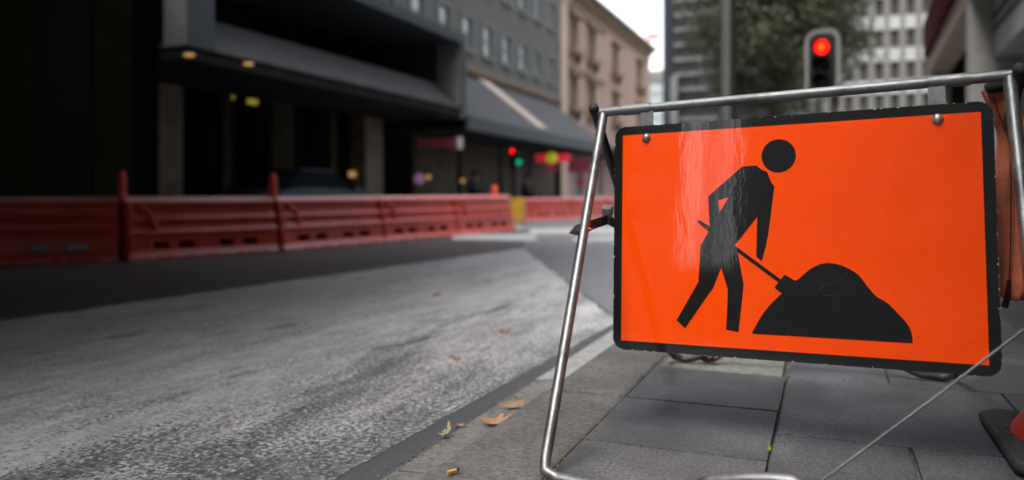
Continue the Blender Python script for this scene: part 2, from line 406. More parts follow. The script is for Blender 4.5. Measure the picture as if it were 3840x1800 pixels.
M['slate_clad'] = simple('slate_grey_curtain_wall', (0.011, 0.012, 0.014), 0.7, 0.12, 0.3, spec=0.15)
M['slate_edge'] = simple('blue_slate_corner_panel', (0.014, 0.017, 0.022), 0.7, 0.1, 0.3, spec=0.15)
M['strip'] = simple('pale_balcony_strip', (0.07, 0.07, 0.068), 0.6, 0.4, 0.4)
M['white_panel'] = simple('white_spandrel_panel', (0.22, 0.22, 0.207), 0.6, 0.12, 0.5)
M['beige_pier'] = simple('beige_concrete_pier', (0.085, 0.08, 0.073), 0.8, 0.1, 0.5)
M['office_glass'] = simple('olive_office_glass', (0.026, 0.026, 0.019), 0.5, 0.4, 0.6, spec=0.2)
M['pale_tower'] = simple('pale_tower_panel', (0.8, 0.82, 0.84), 0.6, 0.03, 0.1)
M['pale_glass'] = simple('pale_aqua_glazing', (0.25, 0.30, 0.30), 0.35, 0.12, 0.15)
M['red_letter'] = simple('red_rooftop_letters', (0.85, 0.2, 0.2), 0.6, 0.05, 1)
M['maroon'] = simple('maroon_fascia_paint', (0.045, 0.006, 0.008), 0.8, 0.15, 3, spec=0.05)
M['cream'] = simple('cream_cornice_stone', (0.36, 0.30, 0.22), 0.8, 0.15, 3)
M['stone'] = simple('grey_portico_stone', (0.32, 0.312, 0.29), 0.8, 0.12, 2.4, bmp=0.1)
M['hoard'] = simple('dark_green_plywood_paint', (0.012, 0.018, 0.015), 0.8, 0.3, 2, bmp=0.1)
M['groove'] = simple('shadow_groove', (0.05, 0.05, 0.048), 0.9, 0.2, 4)
M['canyon'] = simple('grey_office_facade', (0.17, 0.165, 0.155), 0.8, 0.2, 0.3)
M['sig_black'] = simple('black_signal_board', (0.012, 0.013, 0.013), 0.5, 0.3, 8)
M['sig_rim'] = simple('off_white_signal_rim', (0.27, 0.266, 0.255), 0.6, 0.06, 8)
M['lens_off'] = simple('unlit_signal_lens', (0.02, 0.015, 0.008), 0.25, 0.4, 30)
M['red_on'] = simple('lit_red_lens', (0.6, 0.02, 0.01), 0.4, 0.1, 40, emit=(1.0, 0.008, 0.003), estr=0.9)
M['red_core'] = simple('lit_red_lamp_core', (0.8, 0.1, 0.02), 0.4, 0.1, 40, emit=(1.0, 0.055, 0.006), estr=1.200)
M['green_on'] = simple('lit_green_lens', (0.0, 0.4, 0.2), 0.4, 0.1, 40, emit=(0.0, 0.38, 0.2), estr=0.320)
M['lamp_warm'] = simple('warm_downlight', (0.4, 0.25, 0.1), 0.4, 0.1, 40, emit=(1.0, 0.55, 0.16), estr=0.12)
M['lamp_yellow'] = simple('yellow_lamp', (0.4, 0.33, 0.05), 0.4, 0.1, 40, emit=(0.9, 0.75, 0.08), estr=0.07)
M['lamp_pink'] = simple('pink_lamp', (0.25, 0.13, 0.22), 0.4, 0.1, 40, emit=(0.8, 0.4, 0.68), estr=0.05)
M['neon_red'] = simple('lit_red_sign_face', (0.5, 0.02, 0.04), 0.4, 0.1, 8, emit=(0.7, 0.015, 0.04), estr=0.12)
M['sign_dkred'] = simple('dark_red_sign_face', (0.20, 0.015, 0.03), 0.5, 0.15, 5)
M['sign_white'] = simple('white_sign_end', (0.55, 0.55, 0.52), 0.5, 0.08, 6)
M['neon_yellow'] = simple('lit_yellow_sign_face', (0.45, 0.42, 0.02), 0.4, 0.1, 8, emit=(0.75, 0.72, 0.03), estr=0.08)
M['sign_pink'] = simple('pink_shop_sign', (0.6, 0.09, 0.17), 0.5, 0.25, 5)
M['sign_yellow'] = simple('amber_yellow_sign_face', (0.62, 0.34, 0.015), 0.5, 0.25, 5)
M['car_blue'] = simple('dark_navy_car_paint', (0.006, 0.011, 0.026), 0.35, 0.1, 3, spec=0.2)
M['car_glass'] = simple('black_car_glass', (0.003, 0.004, 0.006), 0.7, 0.2, 3, spec=0.02)
M['chrome'] = galv('alloy_wheel', (0.5, 0.5, 0.5), 0.3)
M['bark'] = simple('grey_brown_bark', (0.10, 0.08, 0.06), 0.9, 0.35, 8, bmp=0.5, stretch=(3, 3, 0.6))
m, n, b = new_mat('olive_tree_leaf'); g = n.nodes.new('ShaderNodeNewGeometry')
c = ramp(n, g.outputs['Random Per Island'], [(0.0, (0.06, 0.068, 0.035)), (0.5, (0.108, 0.119, 0.06)), (1.0, (0.17, 0.18, 0.11))])
n.links.new(c.outputs[0], b.inputs['Base Color']); b.inputs['Roughness'].default_value = 0.5; M['foliage'] = m

# ================================================================ THE SETTING
# road: one sheet to the horizon
MB().add([(-700,-300,ROAD),(700,-300,ROAD),(700,1100,ROAD),(-700,1100,ROAD)], [(0,1,2,3)]).build('road', M['asphalt'])['kind'] = 'structure'
def struct(name, mb, mats, bevel=0):
    o = mb.build(name, mats, bevel=bevel); o['kind'] = 'structure'; return o
# pale worn coating on the road, with a frayed edge
def frayed(p, q, amp, step=0.05):
    p, q = Vector(p), Vector(q); n = max(2, int((q-p).length/step)); s = (q-p).normalized().cross(VU)
    return [p.lerp(q, i/n) + s*amp*(noise.noise(p.lerp(q, i/n)*9) + .8*noise.noise(p.lerp(q, i/n)*41)) for i in range(n)]
zc = ROAD + 0.0015
outline = frayed((-1.20,-4,zc), (-1.155,1.7,zc), 0.006, .02) + frayed((-1.155,1.7,zc), (-1.09,4.35,zc), 0.006, .02) + frayed((-1.09,4.35,zc), (-3.64,9.6,zc), 0.03) + frayed((-3.64,9.6,zc), (-4.31,3.1,zc), 0.03) + frayed((-4.31,3.1,zc), (-5.04,-4,zc), 0.03) + [Vector((-5.04,-4,zc))]
tri = tessellate_polygon([outline])
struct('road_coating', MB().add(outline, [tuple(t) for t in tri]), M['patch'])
# older, greyer asphalt of the crossing
zo = ROAD + 0.001
og = [(-3.66,9.66,zo),(-1.07,4.38,zo),(-1.03,4.38,zo),(-1.03,13.0,zo),(14,13.0,zo),(14,21.45,zo),(-1.7,21.45,zo),(-1.7,60,zo),(-11.25,60,zo),(-11.25,14.9,zo),(-5.4,14.3,zo)]
struct('crossing_asphalt', MB().add(og, [tuple(t) for t in tessellate_polygon([[Vector(q) for q in og]])]), M['old_asphalt'])
# white road lines at the crossing, far end of the street
def line(pts, z=ROAD+0.0085):
    g = [gnd(x, y, ROAD) for x, y in pts]
    struct('road_marking', MB().add([(p.x, p.y, z) for p in g], [(0,1,2,3)]), M['white_paint'])
line([(1690,880),(2006,879),(2018,906),(1700,901)])
line([(1986,858),(2420,852),(2430,880),(1992,880)])
line([(2147,892),(2440,886),(2450,908),(2150,910)])
line([(1750,858),(1960,855),(1965,864),(1752,868)])
# gutter strip, kerb stones, pavement
lip = MB()
for i in range(60):
    y = -6 + i*0.6
    lip.add([(-1.035,y,ROAD+0.0045),(-0.80,y,ROAD+0.012),(-0.80,y+0.597,ROAD+0.012),(-1.035,y+0.597,ROAD+0.0045)], [(0,1,2,3)])
struct('gutter', lip, M['gutter'])
struct('gutter_paint', MB().add([(-1.035,2.86,ROAD+0.0075),(-0.84,2.9,ROAD+0.0155),(-0.84,14,ROAD+0.0155),(-1.035,14,ROAD+0.0075)], [(0,1,2,3)]), M['dull_white'])
kb = MB(); ys = [-6.2,-4.6,-3.1,-1.7,-0.35,1.02,2.41,3.9,5.4,6.8,8.3,9.8,11.3,12.8]
for a, c in zip(ys, ys[1:]):
    dz = random.uniform(-.003, .002)
    kb.box((-0.834+random.uniform(-.004,.004), a+0.010, -0.16), (-0.582, c-0.010, -0.004+dz))
struct('kerb', kb, M['kerb'], bevel=0.012)
struct('joint_bed', MB().box((-0.80,-6.2,-0.17), (14,12.8,-0.014)), M['joint'])
pv = MB(); g = 0.0035
def paver(x0, x1, y0, y1):
    z = random.uniform(-.0012, .0012); j = lambda: random.uniform(.0018, .0052)
    pv.box((x0+j(), y0+j(), -0.05), (x1-j(), y1-j(), z), rz=random.uniform(-.002,.002))
xs_e = [-0.125,0.188]; xs_o = [-0.125,0.5]
while xs_e[-1] < 12: xs_e.append(xs_e[-1]+0.626)
while xs_o[-1] < 12: xs_o.append(xs_o[-1]+0.626)
for r in range(-12, 15):
    y0 = 2.165 + r*0.685; y1 = y0 + 0.685
    if y1 > 12.7: y1 = 12.75
    if y0 > 12.6: continue
    xs = xs_o if r % 2 == 0 else xs_e
    for a, c in zip(xs, xs[1:]):
        if a < 4.2: paver(a, c, y0, y1)
for r in range(-18, 22):
    y0 = 2.38 + r*0.45
    if 2.8 <= y0 < 3.7: continue
    paver(-0.572, -0.125, y0, y0+0.45)
struct('pavement', pv, M['paver'], bevel=0.0025)
struct('footpath_strip', MB().box((4.2,-6.2,-0.1), (14,12.75,0.0)), M['path_far'])
struct('pit_lid', MB().box((-0.555,2.845,-0.05), (-0.142,3.26,0.001)).box((-0.555,3.275,-0.05), (-0.142,3.70,0.0025)), M['lid'], bevel=0.006)
# footpaths over the road and beyond the crossing
struct('far_footpath', MB().box((-30,-60,-0.3), (-11.3,70,0.02)), M['path_far'], bevel=0.02)
struct('corner_footpath', MB().box((-1.6,21.5,-0.3), (30,88,0.02)), M['path_far'], bevel=0.02)

# ================================================================ BUILDINGS
def facade(mb, P0, a, nrm, L, z0, z1, ops, depth=0.22):
    """wall skin with real openings; ops = (a0,a1,z0,z1). a = direction along the wall, nrm = outward."""
    P0, a, nrm = Vector(P0), Vector(a), Vector(nrm)
    A = sorted({0.0, L, *[o[0] for o in ops], *[o[1] for o in ops]}); Z = sorted({z0, z1, *[o[2] for o in ops], *[o[3] for o in ops]})
    P = lambda s, z, d=0: P0 + a*s + VU*z - nrm*d
    for s0, s1 in zip(A, A[1:]):
        for k0, k1 in zip(Z, Z[1:]):
            sm, km = (s0+s1)/2, (k0+k1)/2
            if any(o[0] < sm < o[1] and o[2] < km < o[3] for o in ops): continue
            mb.add([P(s0,k0),P(s1,k0),P(s1,k1),P(s0,k1)], [(0,1,2,3)])
    for o in ops:
        q = [(o[0],o[2]),(o[1],o[2]),(o[1],o[3]),(o[0],o[3])]
        for (s0,k0),(s1,k1) in zip(q, q[1:]+q[:1]):
            mb.add([P(s0,k0),P(s1,k1),P(s1,k1,depth),P(s0,k0,depth)], [(0,1,2,3)])
    return P
def box_on(mb, P, s0, s1, z0, z1, d0, d1):
    """box on a facade: d0 > 0 goes into the wall, negative stands proud"""
    c = [P(s, z, d) for z in (z0, z1) for s, d in ((s0,d0),(s1,d0),(s1,d1),(s0,d1))]
    mb.add(c, [(0,3,2,1),(4,5,6,7),(0,1,5,4),(1,2,6,5),(2,3,7,6),(3,0,4,7)])

# ---- black glass hotel at the left edge of the street
hotel = empty('hotel_building', (-9.85,-4,0), 'black glass building filling the dark left edge of the street', 'building')
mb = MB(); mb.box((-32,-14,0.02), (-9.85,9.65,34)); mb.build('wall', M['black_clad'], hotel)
for i in range(8):
    y = -13.5 + i*2.85
    MB().box((-9.85,y,0.3), (-9.80,y+2.3,4.6)).build('shop_window', M['glass_black'], hotel)
for y0, y1 in ((7.0,7.5),(8.42,9.1)): MB().box((-9.849,y0,.3), (-9.78,y1,4.1)).build('bronze_panel', M['olive_panel'], hotel)
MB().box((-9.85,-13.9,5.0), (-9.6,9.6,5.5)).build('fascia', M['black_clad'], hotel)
# added canopy, unseen, put over the road to darken its near left
MB().box((-9.59,-7.5,4.15), (-2.3,8.4,4.6)).build('added_shade_canopy', M['black_clad'], hotel)

# ---- grey rendered building with the ring-shaped canopy
grey = empty('grey_building', (-12,23,0), 'grey rendered building with small upper windows above a boxed canopy', 'building')
cols = [35.25,33.34,31.50,29.67,27.78,25.93,24.10,22.2,20.35,18.5,16.6,14.75,12.9,11.0]
rows = [(5.78,6.92),(8.30,9.45),(10.9,12.1),(13.5,14.7),(16.1,17.3)]
ops = [(y-9.7-0.40, y-9.7+0.40, a, c) for y in cols for a, c in rows]
mb = MB(); P = facade(mb, (-12,9.7,0), (0,1,0), (1,0,0), 26.72, 3.0, 22, ops, .08)
mb.box((-24,9.72,3.0), (-12.3,36.40,22.0)); mb.build('wall', M['render_grey'], grey)
for o in ops:
    if o[2] > 13: continue
    f = MB()
    for q in ((o[0]-.10,o[0],o[2]-.02,o[3]+.10),(o[1],o[1]+.10,o[2]-.02,o[3]+.10),(o[0],o[1],o[3],o[3]+.10)): box_on(f, P, *q, 0.002, -0.05)
    box_on(f, P, o[0]-.14, o[1]+.14, o[2]-.14, o[2]-.022, 0.002, -0.13)
    box_on(f, P, o[0]+.002, o[1]-.002, (o[2]+o[3])/2-.025, (o[2]+o[3])/2+.025, 0.06, 0.035)
    box_on(f, P, o[0]+.002, o[0]+.05, o[2]+.002, o[3]-.002, 0.065, 0.03); box_on(f, P, o[1]-.05, o[1]-.002, o[2]+.002, o[3]-.002, 0.065, 0.03)
    win = f.build('window', M['trim_grey'], grey)
    p = MB(); p.add([P(o[0],o[2],.075),P(o[1],o[2],.075),P(o[1],o[3],.075),P(o[0],o[3],.075)], [(0,1,2,3)])
    pn = p.build('pane', M['glass'], grey); pn.parent = win
mb = MB(); box_on(mb, P, 0.0, 26.7, 4.98, 5.12, 0, -0.22); box_on(mb, P, 0.0, 26.7, 4.86, 4.98, 0, -0.12); mb.build('cornice', M['brown_trim'], grey)
# ring canopy: stands proud of the facade, X -12 .. -9.3
X0, X1 = -12.0, -9.3; Ya, Yb = 9.72, 20.05; zb, zt = 2.95, 4.98
mb = MB()
mb.box((X0,Ya,zt-0.26), (X1,Yb,zt))                      # top member
mb.box((X1-0.5,Ya,zb-0.02), (X1,Ya+0.58,zt-0.26))        # near upright
mb.box((X0+.01,Yb-0.30,zb-0.30), (X1,Yb,zt-0.26))        # far upright
mb.build('canopy_frame', M['blue_clad'], grey)
MB().box((X1-0.49,Ya-0.012,zb-0.015), (X1-0.012,Ya-0.001,zt-0.01)).build('frame_return', M['pale_clad'], grey)
MB().box((X1-0.75,Yb-0.312,zb-0.28), (X1-0.03,Yb-0.301,zt-0.27)).build('frame_return', M['pale_clad'], grey)
mb = MB(); mb.prism([(X1+.02-.03,Ya+0.59,zb-0.02),(X1-.03,Ya+0.59,zb+0.03),(X1-.62,Ya+0.59,zb+0.66),(X1-.66,Ya+0.59,zb+0.66),(X1-.66,Ya+0.59,zb-0.02)], (0,Yb-Ya-0.92,0)); mb.build('sloped_sill', M['sill_clad'], grey)
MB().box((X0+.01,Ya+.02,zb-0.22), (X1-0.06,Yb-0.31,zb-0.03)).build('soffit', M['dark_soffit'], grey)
MB().box((X0+.02,Ya+.3,zb+0.63), (X0+0.25,Yb-.35,zt-0.27)).build('recess_glazing', M['glass_black'], grey)
# ground floor: dark glazing, stone columns, brown panels
mb = MB(); mb.box((-12.6,9.72,0.02), (-12.25,36.4,2.99)); mb.build('shopfront', M['glass_black'], grey)
for y, wd, mt in ((11.85,.62,'column'),(13.4,.30,'bronze'),(15.25,.8,'bronze'),(17.3,.28,'bronze'),(19.25,.95,'column'),(21.6,.3,'bronze')):
    MB().box((-12.24,y-wd/2,0.02), (-11.75,y+wd/2,zb-0.23)).build('column', M[mt], grey, bevel=.02)
for y0, y1 in ((21.9,25.4),(25.7,29.2),(29.5,32.6),(32.9,36.2)):
    f = MB().box((-12.24,y0,0.3), (-12.12,y1,2.6)).build('shop_window', M['shop_brown'], grey)
# lamps: downlights in the soffit, yellow lamps deeper inside
for (x, y), zz in (((709,202),zb-0.235),((932,236),zb-0.235)):
    p = gnd(x, y, zz); MB().lathe((p.x,p.y,zz-0.03), [(0.05,0.0),(0.075,0.0),(0.075,0.028),(0.05,0.028)], 16).build('downlight', M['lamp_warm'], grey)
for (x, y), k in (((857,362),0),((947,382),0),((1321,653),1)):
    p = atX(x, y, -12.1); MB().obox((p.x,p.y,p.z), (.04,0,0), (0,.13 if not k else .11,0), (0,0,.05 if not k else .07)).build('wall_lamp', M['lamp_yellow'] if not k else M['lamp_warm'], grey)
# grey lean-to awning beyond the ring
awn = MB(); za, zz = 4.82, 2.74
awn.prism([(-12,Yb+.01,za),(X1,Yb+.01,zz),(X1,Yb+.01,zz-.05),(-12,Yb+.01,za-.06)], (0,15.4,0)); awn.build('awning_roof', M['awning_roof'], grey)
MB().box((X1-.02,Yb+.01,zz-.36), (X1+.05,Yb+15.45,zz+.02)).build('awning_fascia', M['blue_clad'], grey)
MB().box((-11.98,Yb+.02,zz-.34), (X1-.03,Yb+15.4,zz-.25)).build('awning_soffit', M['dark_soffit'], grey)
sl = Vector((X1+12, 0, zz-za)); nn = Vector((-(zz-za),0,X1+12)).normalized()
pa = Vector((-12,27.05,za)) + sl*.03 + nn*.02; pb = Vector((-12,26.9,za)) + sl*.93 + nn*.02
MB().prism([pa+Vector((0,-.5,0)), pb+Vector((0,-.5,0)), pb+Vector((0,.5,0)), pa+Vector((0,.62,0))], nn*.05).build('skylight', M['skylight'], grey)

# ---- salmon pink building with brown window surrounds
pink = empty('pink_building', (-12,47,0), 'salmon pink building with brown sandstone window surrounds and heavy cornice', 'building')
pc = [38.64,42.01,47.23,53.84]; pr = [(0.9,2.6),(5.04,6.42),(7.92,9.36)]
ops = [(y-36.5-.42, y-36.5+.42, a, c) for y in pc for a, c in pr[1:]] + [(y-36.5-.9, y-36.5+.9, .5, 2.5) for y in (39.5,43.5,47.5,52,55.5)]
mb = MB(); P = facade(mb, (-12,36.5,0), (0,1,0), (1,0,0), 21.0, 0.02, 10.55, ops, .14)
mb.box((-26,36.52,0.02), (-12.4,57.48,10.6)); mb.add([(-12,57.5,.02),(-12.4,57.5,.02),(-12.4,57.5,10.55),(-12,57.5,10.55)], [(0,1,2,3)])
mb.build('wall', M['pink'], pink)
for o in ops:
    f = MB()
    if o[2] < 1: box_on(f, P, o[0]-.1, o[1]+.1, o[3]+.003, o[3]+.18, 0, -.08)
    else:
        box_on(f, P, o[0]-.24, o[0], o[2]-.05, o[3]+.12, .002, -.10); box_on(f, P, o[1], o[1]+.24, o[2]-.05, o[3]+.12, .002, -.10)
        box_on(f, P, o[0], o[1], o[3], o[3]+.12, .002, -.08)
        box_on(f, P, o[0]-.42, o[1]+.42, o[3]+.13, o[3]+.30, .002, -.34)          # hood
        box_on(f, P, o[0]-.36, o[1]+.36, o[3]+.302, o[3]+.36, .002, -.20)
        box_on(f, P, o[0]-.42, o[1]+.42, o[2]-.34, o[2]-.052, .002, -.42)         # sill ledge
        for s in (o[0]-.30, o[1]+.12): box_on(f, P, s, s+.18, o[2]-.70, o[2]-.342, .002, -.26)
    win = f.build('window', M['brown_trim'], pink)
    p = MB(); p.add([P(o[0],o[2],.135),P(o[1],o[2],.135),P(o[1],o[3],.135),P(o[0],o[3],.135)], [(0,1,2,3)])
    if o[2] > 1: box_on(p, P, o[0]+.01, o[1]-.01, (o[2]+o[3])/2-.03, (o[2]+o[3])/2+.03, .13, .09)
    pn = p.build('pane', M['glass'], pink); pn.parent = win
mb = MB(); box_on(mb, P, -.05, 21.05, 10.55, 10.85, .3, -.25); box_on(mb, P, -.08, 21.15, 10.852, 11.05, .3, -.55); box_on(mb, P, 0, 21.0, 10.2, 10.3, .001, -.1); mb.build('cornice', M['brown_trim'], pink)
MB().box((-26,36.52,10.6), (-12.32,57.4,11.1)).build('roof', M['trim_grey'], pink)
mb = MB(); box_on(mb, P, 0.0, 1.0, 0.02, 9.95, 0, -.12); box_on(mb, P, -.04, 1.06, 9.952, 10.19, 0, -.2); mb.build('pilaster', M['pink_pale'], pink)
mb = MB(); box_on(mb, P, 1.1, 8.3, 6.86, 6.98, 0, -.16); box_on(mb, P, 1.1, 8.3, 9.80, 9.93, 0, -.16); mb.build('string_course', M['brown_trim'], pink)
MB().box((-11.99,37.7,2.62), (-9.9,57.2,2.86)).build('awning', M['dark_soffit'], pink)

# ---- far buildings closing the view
tower = empty('dark_tower', atY(2740,723,150).xy.to_3d(), 'tall slate grey tower with pale balcony strips behind the tree', 'tower')
p0 = atY(2487,723,150); p1 = atY(3120,723,150)
MB().box((p0.x,150,ROAD+.01), (p1.x,178,120)).build('wall', M['slate_clad'], tower)
MB().box((p0.x-.05,149.8,ROAD+.01), (atY(2516,723,150).x,151,120)).build('corner_panel', M['slate_edge'], tower)
for i in range(24):
    zc_ = 6 + i*2.78
    x0 = atY(2527,723,149.6).x; x1 = atY(2690 + 40*math.sin(i*2.1), 723, 149.6).x
    MB().box((x0,149.55,zc_-.30), (x1,149.999,zc_+.30)).build('balcony_strip', M['strip'], tower)
    MB().box((x1+1.2,149.7,zc_-.42), (p1.x-.5,149.999,zc_+.42)).build('window_band', M['slate_edge'], tower)
MB().box((atY(2516,723,149).x+.02,148.6,ROAD+.01), (atY(2541,723,149).x,149.2,22.2)).build('corner_pier', M['strip'], tower)
# pale aqua building between the pink one and the tower
aq = empty('aqua_building', atY(2455,723,205).xy.to_3d(), 'pale aqua glazed building with grey roof between pink building and dark tower', 'building')
x0, x1 = atY(2405,723,205).x, atY(2520,723,205).x; zt_ = atY(2450,300,205).z
MB().box((x0,205,ROAD+.01), (x1,225,zt_)).build('wall', M['pale_glass'], aq)
for i in range(10): MB().box((x0,204.8,2+i*3.0), (x1,204.99,2.5+i*3.0)).build('floor_band', M['pale_clad'], aq)
MB().box((x0-.5,204.5,zt_+.01), (x1+.5,226,zt_+2.4)).build('roof', M['trim_grey'], aq)
# pale distant tower with red rooftop letters
pt = empty('distant_tower', atY(2430,723,330).xy.to_3d(), 'hazy white distant tower with red rooftop letters in the sky gap', 'tower')
x0, x1 = atY(2380,723,330).x, atY(2560,723,330).x; zt_ = atY(2430,112,330).z
MB().box((x0,330,ROAD+.01), (x1,350,zt_)).build('wall', M['pale_tower'], pt)
lt = MB()
for i in range(5):
    xa = atY(2424+i*10,723,329.8).x; lt.box((xa,329.4,zt_-4.2), (xa+.75,329.99,zt_-1.2)); lt.box((xa+.76,329.4,zt_-3.0+.6*(i%2)), (xa+.95,329.99,zt_-2.4+.6*(i%2)))
lt.build('rooftop_letters', M['red_letter'], pt)
# white gridded office
of = empty('office_building', (6,92,0.02), 'white and grey gridded office building facing down the street on the right', 'building')
pitch, fl = 1.485, 3.36; xr = atY(3505,723,92).x; ncol = 9; x0 = xr - ncol*pitch
zrow = atY(3400,262+30,92).z                                       # foot of a row of windows
zrow = zrow - math.floor(zrow/fl)*fl
ops = [(c*pitch+.36, c*pitch+1.17, zrow+r*fl-.02, zrow+r*fl+1.72) for c in range(ncol) for r in range(1, 9)]
mb = MB(); P = facade(mb, (x0,92,0), (1,0,0), (0,-1,0), ncol*pitch, 0.02, 46, ops, .45)
mb.box((x0+.01,92.5,.02), (xr-.01,110,46)); mb.add([P(0,.02),P(0,46),P(0,46,.5),P(0,.02,.5)], [(0,1,2,3)]); mb.add([P(ncol*pitch,.02),P(ncol*pitch,46),P(ncol*pitch,46,.5),P(ncol*pitch,.02,.5)], [(0,1,2,3)])
mb.build('wall', M['beige_pier'], of)
for o in ops:
    f = MB(); box_on(f, P, o[0]-.05, o[1]+.05, o[2]-.10, o[2]-.01, .3, -.05); box_on(f, P, (o[0]+o[1])/2-.03, (o[0]+o[1])/2+.03, o[2], o[3], .44, .38)
    win = f.build('window', M['beige_pier'], of)
    q = MB(); q.add([P(o[0],o[2],.445),P(o[1],o[2],.445),P(o[1],o[3],.445),P(o[0],o[3],.445)], [(0,1,2,3)]); pn = q.build('pane', M['office_glass'], of); pn.parent = win
sp = MB()
for c in range(ncol):
    for r in range(1, 9): box_on(sp, P, c*pitch+.24, c*pitch+1.29, zrow+r*fl+1.80, zrow+r*fl+3.16, 0, -.10)
sp.build('spandrel_panels', M['white_panel'], of)

# ---- right-hand side: maroon awning building, then the stone portico close by
ang = R(2.15); da = Vector((math.sin(ang), math.cos(ang), 0)); na = Vector((-math.cos(ang), math.sin(ang), 0))
c0 = atZ(3494,218,21.5)                                              # lower far corner of the fascia
mar = empty('shop_building', (c0.x+3,c0.y-4,0), 'dark shop building with maroon awning fascia over cream cornice', 'building')
Lf = 11.5; top = 1.05
def along(p, s, o=0, z=0): return p - da*s - na*o + VU*z              # s metres toward the camera, o metres away from the road
def slab(mb, p, s0, s1, o0, o1, z0, z1):
    c = [along(p,s,o,z) for z in (z0,z1) for s, o in ((s0,o0),(s1,o0),(s1,o1),(s0,o1))]
    mb.add(c, [(0,3,2,1),(4,5,6,7),(0,1,5,4),(1,2,6,5),(2,3,7,6),(3,0,4,7)]); return mb
slab(MB(), c0, 0, Lf, -.20, .35, .0, .95).build('awning_fascia', M['maroon'], mar)
slab(MB(), c0, -.05, Lf, -.10, .42, -.42, -.003).build('cornice', M['cream'], mar)
slab(MB(), c0, 0, Lf, .43, 4.6, -.10, .30).build('awning_soffit', M['dark_soffit'], mar)
slab(MB(), c0, -.2, .35, .0, .42, -c0.z+.02, -.425).build('pilaster', M['cream'], mar)
slab(MB(), c0, -.3, .0, .43, 4.64, -c0.z+.02, 1.1).build('end_wall', M['shop_brown'], mar)
slab(MB(), c0, -.3, Lf, 4.65, 12, -c0.z+.02, 14).build('wall', M['shop_brown'], mar)
for s in (1.5, 4.2, 6.9):
    slab(MB(), c0, s, s+.4, 2.2, 2.7, -c0.z+.02, -.12).build('column', M['column'], mar)
    slab(MB(), c0, s+.5, s+2.2, 4.5, 4.64, -c0.z+.3, -1.2).build('shop_window', M['glass'], mar)
q0 = atZ(3665,300,13.0); q1 = atZ(3728,214,13.0)
por = empty('stone_portico', (q1.x+2,q1.y-6,0), 'grey stone portico with grooved beam and dark ceiling at right edge', 'building')
wpil = (q1-q0).dot(VR) / max(.2, VR.dot(-na))
MB().add([], []).v
def slab2(s0, s1, o0, o1, z0, z1, mb=None): return slab(mb or MB(), Vector((q1.x,q1.y,0)), s0, s1, o0, o1, z0, z1)
pilw = 0.34
slab2(-.6, 0, -pilw, .45, .0, 9.5).build('pillar', M['stone'], por, bevel=.015)
slab2(.002, 22, 0, .5, q1.z, 6.2).build('beam', M['stone'], por)
for z_, h_ in ((q1.z+.40,.09),(q1.z+.60,.09),(q1.z+1.2,.09)):  # dark strips: shade of the beam's grooves put into the colour
    slab2(.003, 22, -.02, -.002, z_, z_+h_).build('groove_shade', M['groove'], por)
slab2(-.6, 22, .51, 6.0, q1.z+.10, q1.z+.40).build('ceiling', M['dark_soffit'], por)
slab2(-.6, -.2, .46, 6.0, .0, q1.z+.09).build('end_wall', M['stone'], por)
slab2(-.6, 22, 6.01, 16, .0, 24).build('wall', M['stone'], por)
slab2(.5, 22, .52, 6.0, 6.2, 24).build('upper_wall', M['stone'], por)
slab2(6.5, 21, -1.95, -.003, 2.75, 2.9).build('added_shade_awning', M['dark_soffit'], por)  # added awning, unseen, keeps sky light off the right side
for s in (7.2, 14.4, 21.4): slab2(s, s+.6, 0.02, .5, 0, q1.z-.003).build('pillar', M['stone'], por, bevel=.015)
for s in (1.5, 5.0, 8.5, 12.0, 15.5): slab2(s, s+2.6, 5.9, 6.005, .3, 2.4).build('shop_window', M['glass'], por)

# ---- added hoarding beside the camera, unseen, shades the sign's right side
hb = empty('shade_hoarding', (1.0,-1.2,0), 'added dark plywood hoarding, unseen, shading the pavement and sign on the right', 'hoarding')
for i in range(5):
    y = -3.88 + i*1.14
    MB().box((.905,y+.004,.05), (.925,y+1.136,2.4)).build('plywood_panel', M['hoard'], hb)
    MB().box((.9255,y+.52,0), (1.02,y+.62,2.35)).build('post', M['column'], hb)
# ---- street behind the camera (it lights the scene and shows in the sign's gloss)
bk = empty('corner_tower', (-2,-52,0), 'broad grey office tower standing across the street behind the camera', 'tower')
MB().box((-17.8,-70,ROAD+.01), (40,-40,38)).build('wall', M['canyon'], bk)
for i in range(11): MB().box((-17.5,-39.99,2+i*3.2), (39,-39.9,3.9+i*3.2)).build('window_band', M['glass'], bk)
bl = empty('side_tower', (-45,-52,0), 'grey office tower behind the camera across from the corner tower', 'tower')
MB().prism([Vector(q) for q in ((-60,-40,ROAD+.01),(-20.75,-40,ROAD+.01),(-38,-70,ROAD+.01),(-60,-70,ROAD+.01))], (0,0,34)).build('wall', M['canyon'], bl)
for i in range(9): MB().box((-59,-39.99,2+i*3.2), (-22,-39.9,3.9+i*3.2)).build('window_band', M['glass'], bl)
dt_ = empty('added_gloss_tower', (-137,-300,0), 'added slim pale tower, unseen far behind the camera, dimming the sky gap', 'tower')  # added to split the sky gap mirrored in the sign's gloss
MB().box((-142,-310,ROAD+.01), (-133.5,-300,120)).build('wall', M['pale_tower'], dt_)
lo = empty('low_building', (-18,-75,0), 'low brick building at the end of the street behind the camera', 'building')
MB().box((-60,-90,ROAD+.01), (-8,-76,7.5)).build('wall', M['brown_trim'], lo)
MB().box((-60.3,-90.3,7.51), (-7.7,-75.7,7.9)).build('roof', M['canyon'], lo)

